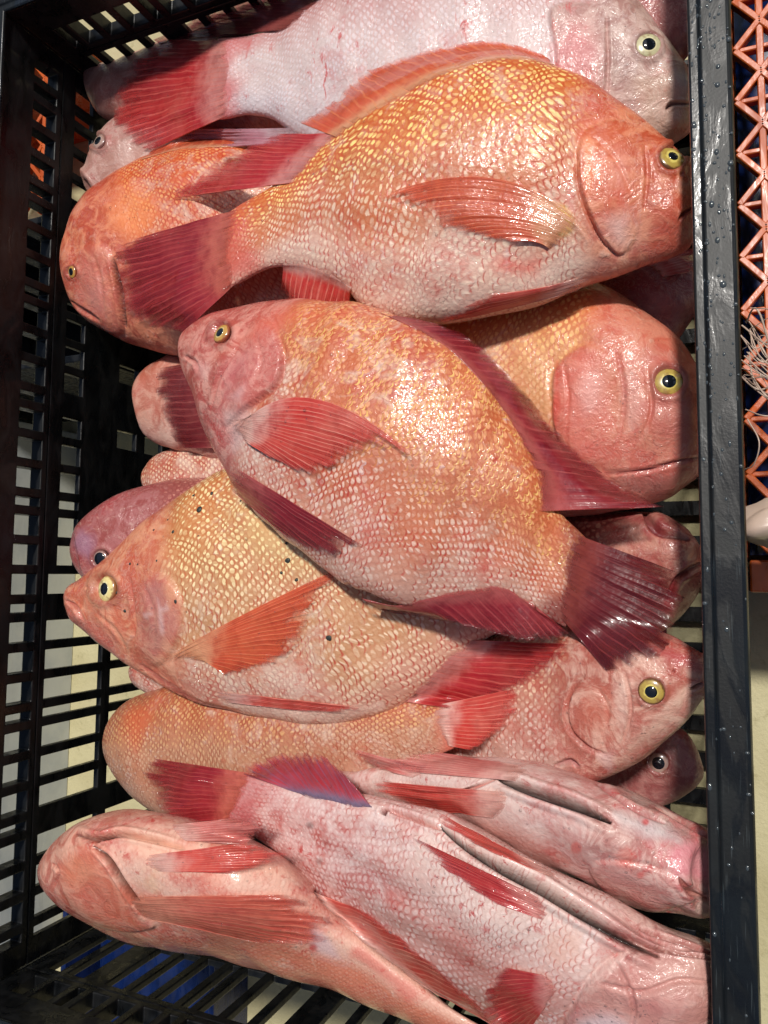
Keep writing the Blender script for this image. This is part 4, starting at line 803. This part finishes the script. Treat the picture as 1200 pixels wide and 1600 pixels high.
def specks(F, pts):
    for (x, y, r) in pts:
        loc, n, _, dist = F['bvh'].ray_cast(Vector(CAM), Vector(rays(x, y)))
        if loc is None: continue
        R = r * dist / FPX; v, f, a = dome(np.array(loc), np.array(n), R, R * 0.35, seg=9, rings=3)
        v = v + 0.25 * R * np.stack([wob(v, 1.2 / R, 31 + k) for k in range(3)], -1) * 0.6
        mesh_obj('dirt_speck', v, f, SPECK, F['root'], True, F['org'])
specks(f6, [(311,796,5.5),(331,771,3),(303,774,2.5),(270,831,3),(310,838,2.5),(449,876,5),(440,895,2.5),(463,906,3),(448,849,2.5),(514,997,5),(275,940,3),(195,955,3),(182,926,2.5),(203,881,2.2),(245,876,2),(240,828,2),(215,882,2),(262,812,2),(376,783,2)])

def add_glint_beads():
    """tiny clear beads added to make sun glints on the wet skin"""
    r = random.Random(21); trees = [F['bvh'] for F in FISH] + [BVHTree.FromPolygons(v.tolist(), f.tolist()) for v, f in FINS]
    spots = [(225, 150, 38, 60, 34), (200, 325, 40, 30, 16), (300, 1470, 160, 22, 60), (960, 1580, 60, 30, 34), (640, 690, 300, 200, 46), (520, 300, 320, 130, 40), (1000, 650, 60, 90, 26), (330, 950, 200, 120, 34),  # clusters where the added beads put glints
             (900, 1330, 150, 80, 30), (450, 650, 60, 40, 12), (720, 1430, 160, 120, 40), (470, 1215, 70, 30, 16), (960, 1110, 90, 80, 24), (850, 90, 200, 60, 24), (350, 1340, 120, 40, 20)]
    vs, fs = [], []
    for cx, cy, sx, sy, n in spots:
        for _ in range(n):
            x, y = r.gauss(cx, sx * .6), r.gauss(cy, sy * .6); d = Vector(rays(x, y)); best = None
            for b in trees:
                h = b.ray_cast(Vector(CAM), d)
                if h[0] is not None and (best is None or h[3] < best[3]): best = h
            if best is None or abs(best[1].dot(d)) < 0.25: continue
            nn = np.array(best[1]); nn = nn if nn @ np.array(d) < 0 else -nn
            R = 0.00022 + abs(r.gauss(0, 0.00022)); v, f, _a = dome(np.array(best[0]) + nn * 0.0001, nn, min(R, 0.0008), min(R, 0.0008) * 0.5, seg=8, rings=3)
            b0 = len(vs); vs.extend(v.tolist()); fs.extend([tuple(i + b0 for i in q) for q in f])
    t = NT('clear_glint_bead'); tr = t.n('ShaderNodeBsdfTransparent'); gl = t.n('ShaderNodeBsdfGlossy'); gl.inputs['Roughness'].default_value = 0.05
    fr = t.n('ShaderNodeFresnel'); fr.inputs['IOR'].default_value = 1.45; mx = t.n('ShaderNodeMixShader')
    t.set(mx.inputs[0], t.math('MINIMUM', t.add(fr.outputs[0], 0.04), 0.6)); t.t.links.new(tr.outputs[0], mx.inputs[1]); t.t.links.new(gl.outputs[0], mx.inputs[2])
    tag(mesh_obj('glint_beads', vs, fs, t.done(mx.outputs[0])), 'tiny clear beads added on the wet fish skin for glints', 'water', kind='stuff')
add_glint_beads()

# ------------------------------------------------------------------ things round the crate
def lattice_crate(name, label, x0, x1, y0, y1, z0, z1, mat, cell):
    cx, cy = (x0 + x1) / 2, (y0 + y1) / 2
    root = empty(name, (cx, cy, z0)); tag(root, label, 'crate')
    bm = bmesh.new(); nx = max(1, round((x1 - x0) / (cell * 0.44))); ny = max(1, round((y1 - y0) / cell))
    dx, dy = (x1 - x0) / nx, (y1 - y0) / ny; zt = z1 - z0
    def bar(a, b, w, za, zb):
        a, b = Vector(a), Vector(b); d = (b - a).normalized(); p = Vector((-d.y, d.x)) * w / 2
        vs = [bm.verts.new((q.x, q.y, zz)) for zz in (za, zb) for q in (a + p, a - p, b - p, b + p)]
        for f in ((3,2,1,0),(4,5,6,7),(0,1,5,4),(1,2,6,5),(2,3,7,6),(3,0,4,7)): bm.faces.new([vs[i] for i in f])
    for i in range(nx):
        xa, xb = x0 - cx + i * dx, x0 - cx + (i + 1) * dx
        if i % 2: xa, xb = xb, xa
        for j in range(ny):
            ya, ym, yb = y0 - cy + j * dy, y0 - cy + (j + .5) * dy, y0 - cy + (j + 1) * dy
            bar((xb, ya), (xa, ym), 0.0034, zt - 0.0062, zt - 0.0002); bar((xa, ym), (xb, yb), 0.0034, zt - 0.0060, zt)
            bar((xa, ym), (xb, ym), 0.0026, zt - 0.0070, zt - 0.0014)
    for i in range(1, nx + 1, 2): bar((x0 - cx + i * dx, y0 - cy), (x0 - cx + i * dx, y1 - cy), 0.0036, zt - 0.0066, zt - 0.0008)
    bm_obj('base_lattice', bm, mat, root, 0.0005, seg=1)
    for (a, b, c, d) in ((x0, x1, y0 - 0.018, y0 - 0.001), (x0, x1, y1 + 0.001, y1 + 0.006), (x0 - 0.0010, x0 + 0.0006, y0 + 0.001, y1 - 0.001), (x1 + 0.003, x1 + 0.008, y0, y1)):
        bm = bmesh.new(); box_bm(bm, a - cx, b - cx, c - cy, d - cy, 0, zt - (0.012 if c < y0 or d > y1 else 0.05)); bm_obj('side_wall', bm, mat, root, 0.001)
    return root
ORG = plastic_mat('orange_plastic', (194, 90, 32), (168, 72, 26), 0.4, 0.5, 0.5, 50)
BLUE = plastic_mat('blue_plastic', (13, 32, 78), (9, 22, 56), 0.35, 0.5, 0.5, 50)
WHITE = plastic_mat('white_foam', (206, 210, 208), (190, 196, 198), 0.6, 0.1, 0.4, 30)
e = P(1190, 925, -0.18)
lattice_crate('orange_crate', 'orange lattice crate standing right of the black rim', 0.0130, 0.213, 0.0095, 0.36, 0.0, RIM_Z - 0.15, ORG, 0.0285)
def sheet(name, label, x0, x1, y0, y1, z, th, mat, seed, cat):
    n = 14; xs = np.linspace(x0, x1, n); ys = np.linspace(y0, y1, n); X_, Y_ = np.meshgrid(xs, ys, indexing='ij')
    Zs = z + 0.003 * wob(np.stack([X_, Y_, X_ * 0], -1), 40, seed) + 0.003
    T = np.stack([X_, Y_, Zs + th], -1).reshape(-1, 3); B = np.stack([X_, Y_, Zs], -1).reshape(-1, 3); i = np.arange(n * n).reshape(n, n); f = []
    a = np.stack([i[:-1, :-1], i[1:, :-1], i[1:, 1:], i[:-1, 1:]], -1).reshape(-1, 4); f.append(a); f.append(a[:, ::-1] + n * n)
    for ed in (i[0], i[-1], i[:, 0], i[:, -1]): f.append(np.stack([ed[:-1], ed[1:], ed[1:] + n * n, ed[:-1] + n * n], -1))
    return tag(mesh_obj(name, np.concatenate([T, B]), np.concatenate(f), mat), label, cat)
sheet('blue_tarpaulin', 'dark blue plastic sheet under the orange lattice crate', 0.0145, 0.205, 0.012, 0.352, 0.100, 0.004, BLUE, 3, 'tarpaulin')
def tray(name, label, x0, x1, y0, y1, z0, z1, mat, cat):
    cx, cy = (x0 + x1) / 2, (y0 + y1) / 2; root = empty(name, (cx, cy, z0)); tag(root, label, cat)
    hx, hy, h, t = (x1 - x0) / 2, (y1 - y0) / 2, z1 - z0, 0.006
    bm = bmesh.new(); box_bm(bm, -hx + t, hx - t, -hy + t, hy - t, 0.0, 0.008); bm_obj('base', bm, mat, root, 0.001)
    for a in ((-hx, -hx + t - 0.0003, -hy, hy), (hx - t + 0.0003, hx, -hy, hy), (-hx + t, hx - t, -hy, -hy + t - 0.0003), (-hx + t, hx - t, hy - t + 0.0003, hy)):
        bm = bmesh.new(); box_bm(bm, *a, 0.0, h); bm_obj('side_wall', bm, mat, root, 0.001)
    return root
tray('foam_box', 'white foam box outside the left wall of the black crate', -0.95, -0.60, -0.36, 0.14, 0.0, 0.20, WHITE, 'box')
lattice_crate('orange_crate', 'orange crate seen through the slots at the far left corner', -0.80, -0.50, 0.305, 0.455, 0.0, 0.13, ORG, 0.030)
tray('dark_backing_tray', 'added black tray that darkens the left wall slots between foam box and orange crate', -0.72, -0.42, 0.155, 0.275, 0.0, 0.17, BLACK, 'tray')  # unseen tray, added as the dark behind the left slots
tray('blue_tray', 'blue plastic tray seen through the slots of the near wall', -0.55, -0.385, -0.52, -0.27, 0.0, 0.05, BLUE, 'tray')

def strands():
    t = NT('plastic_strand'); mat = t.done(t.bsdf(Base_Color=lin((190, 168, 152)), Roughness=0.35, Coat_Weight=0.5).outputs[0])
    vs, fs = [], []; r = random.Random(3)
    def tube(pts, R):
        pts = hermite(np.arange(len(pts)), np.array(pts), np.linspace(0, len(pts) - 1, 26)); b = len(vs)
        tg = nrm(np.gradient(pts, axis=0)); x = nrm(np.cross(tg, np.array([0.3, 0.2, 1.0]))); y = np.cross(tg, x)
        for i in range(26):
            for k in range(5): vs.append(pts[i] + R * (x[i] * math.cos(k * 1.2566) + y[i] * math.sin(k * 1.2566)))
        for i in range(25):
            for k in range(5): fs.append((b + i*5 + k, b + i*5 + (k+1) % 5, b + (i+1)*5 + (k+1) % 5, b + (i+1)*5 + k))
    for k in range(26):
        y0 = r.uniform(480, 600); x0 = 1150
        dz = r.uniform(-0.10, -0.06)
        p = [P(x0 + r.uniform(0, 25), y0, dz), P(1190 + r.uniform(-10, 25), y0 + r.uniform(-20, 60), dz + .01), P(1230, y0 + r.uniform(0, 120), dz - .01), P(1300, y0 + r.uniform(0, 160), dz - .03)]
        tube(p, r.uniform(0.00018, 0.00045))
    tube([P(1168, 655, -.07), P(1186, 690, -.065), P(1178, 725, -.07), P(1160, 735, -.08)], 0.0003)
    tube([P(1165, 640, -.07), P(1200, 650, -.06), P(1260, 640, -.08)], 0.0003)
    tag(mesh_obj('plastic_strands', vs, fs, mat), 'loose bundle of pale plastic strands over the orange lattice crate', 'strands')
    # rumpled bag corner
    n = 26; a = np.linspace(0, 2 * np.pi, n, endpoint=False); rings = 12; V, F_ = [], []
    c = P(1226, 818, -0.10)
    for i in range(rings + 1):
        ph = math.pi * i / rings
        for k in range(n):
            d = np.array([math.sin(ph) * math.cos(a[k]) * 0.020, math.sin(ph) * math.sin(a[k]) * 0.011, math.cos(ph) * 0.012]); V.append(d)
    V = np.array(V); V = c + V * (1 + 0.16 * wob(V, 420, 4)[:, None] + 0.05 * wob(V, 1100, 5)[:, None])
    for i in range(rings):
        for k in range(n): F_.append((i*n + k, (i+1)*n + k, (i+1)*n + (k+1) % n, i*n + (k+1) % n))
    tag(mesh_obj('plastic_bag', V, F_, mat), 'rumpled pale bag corner on the orange lattice crate', 'bag')
strands()
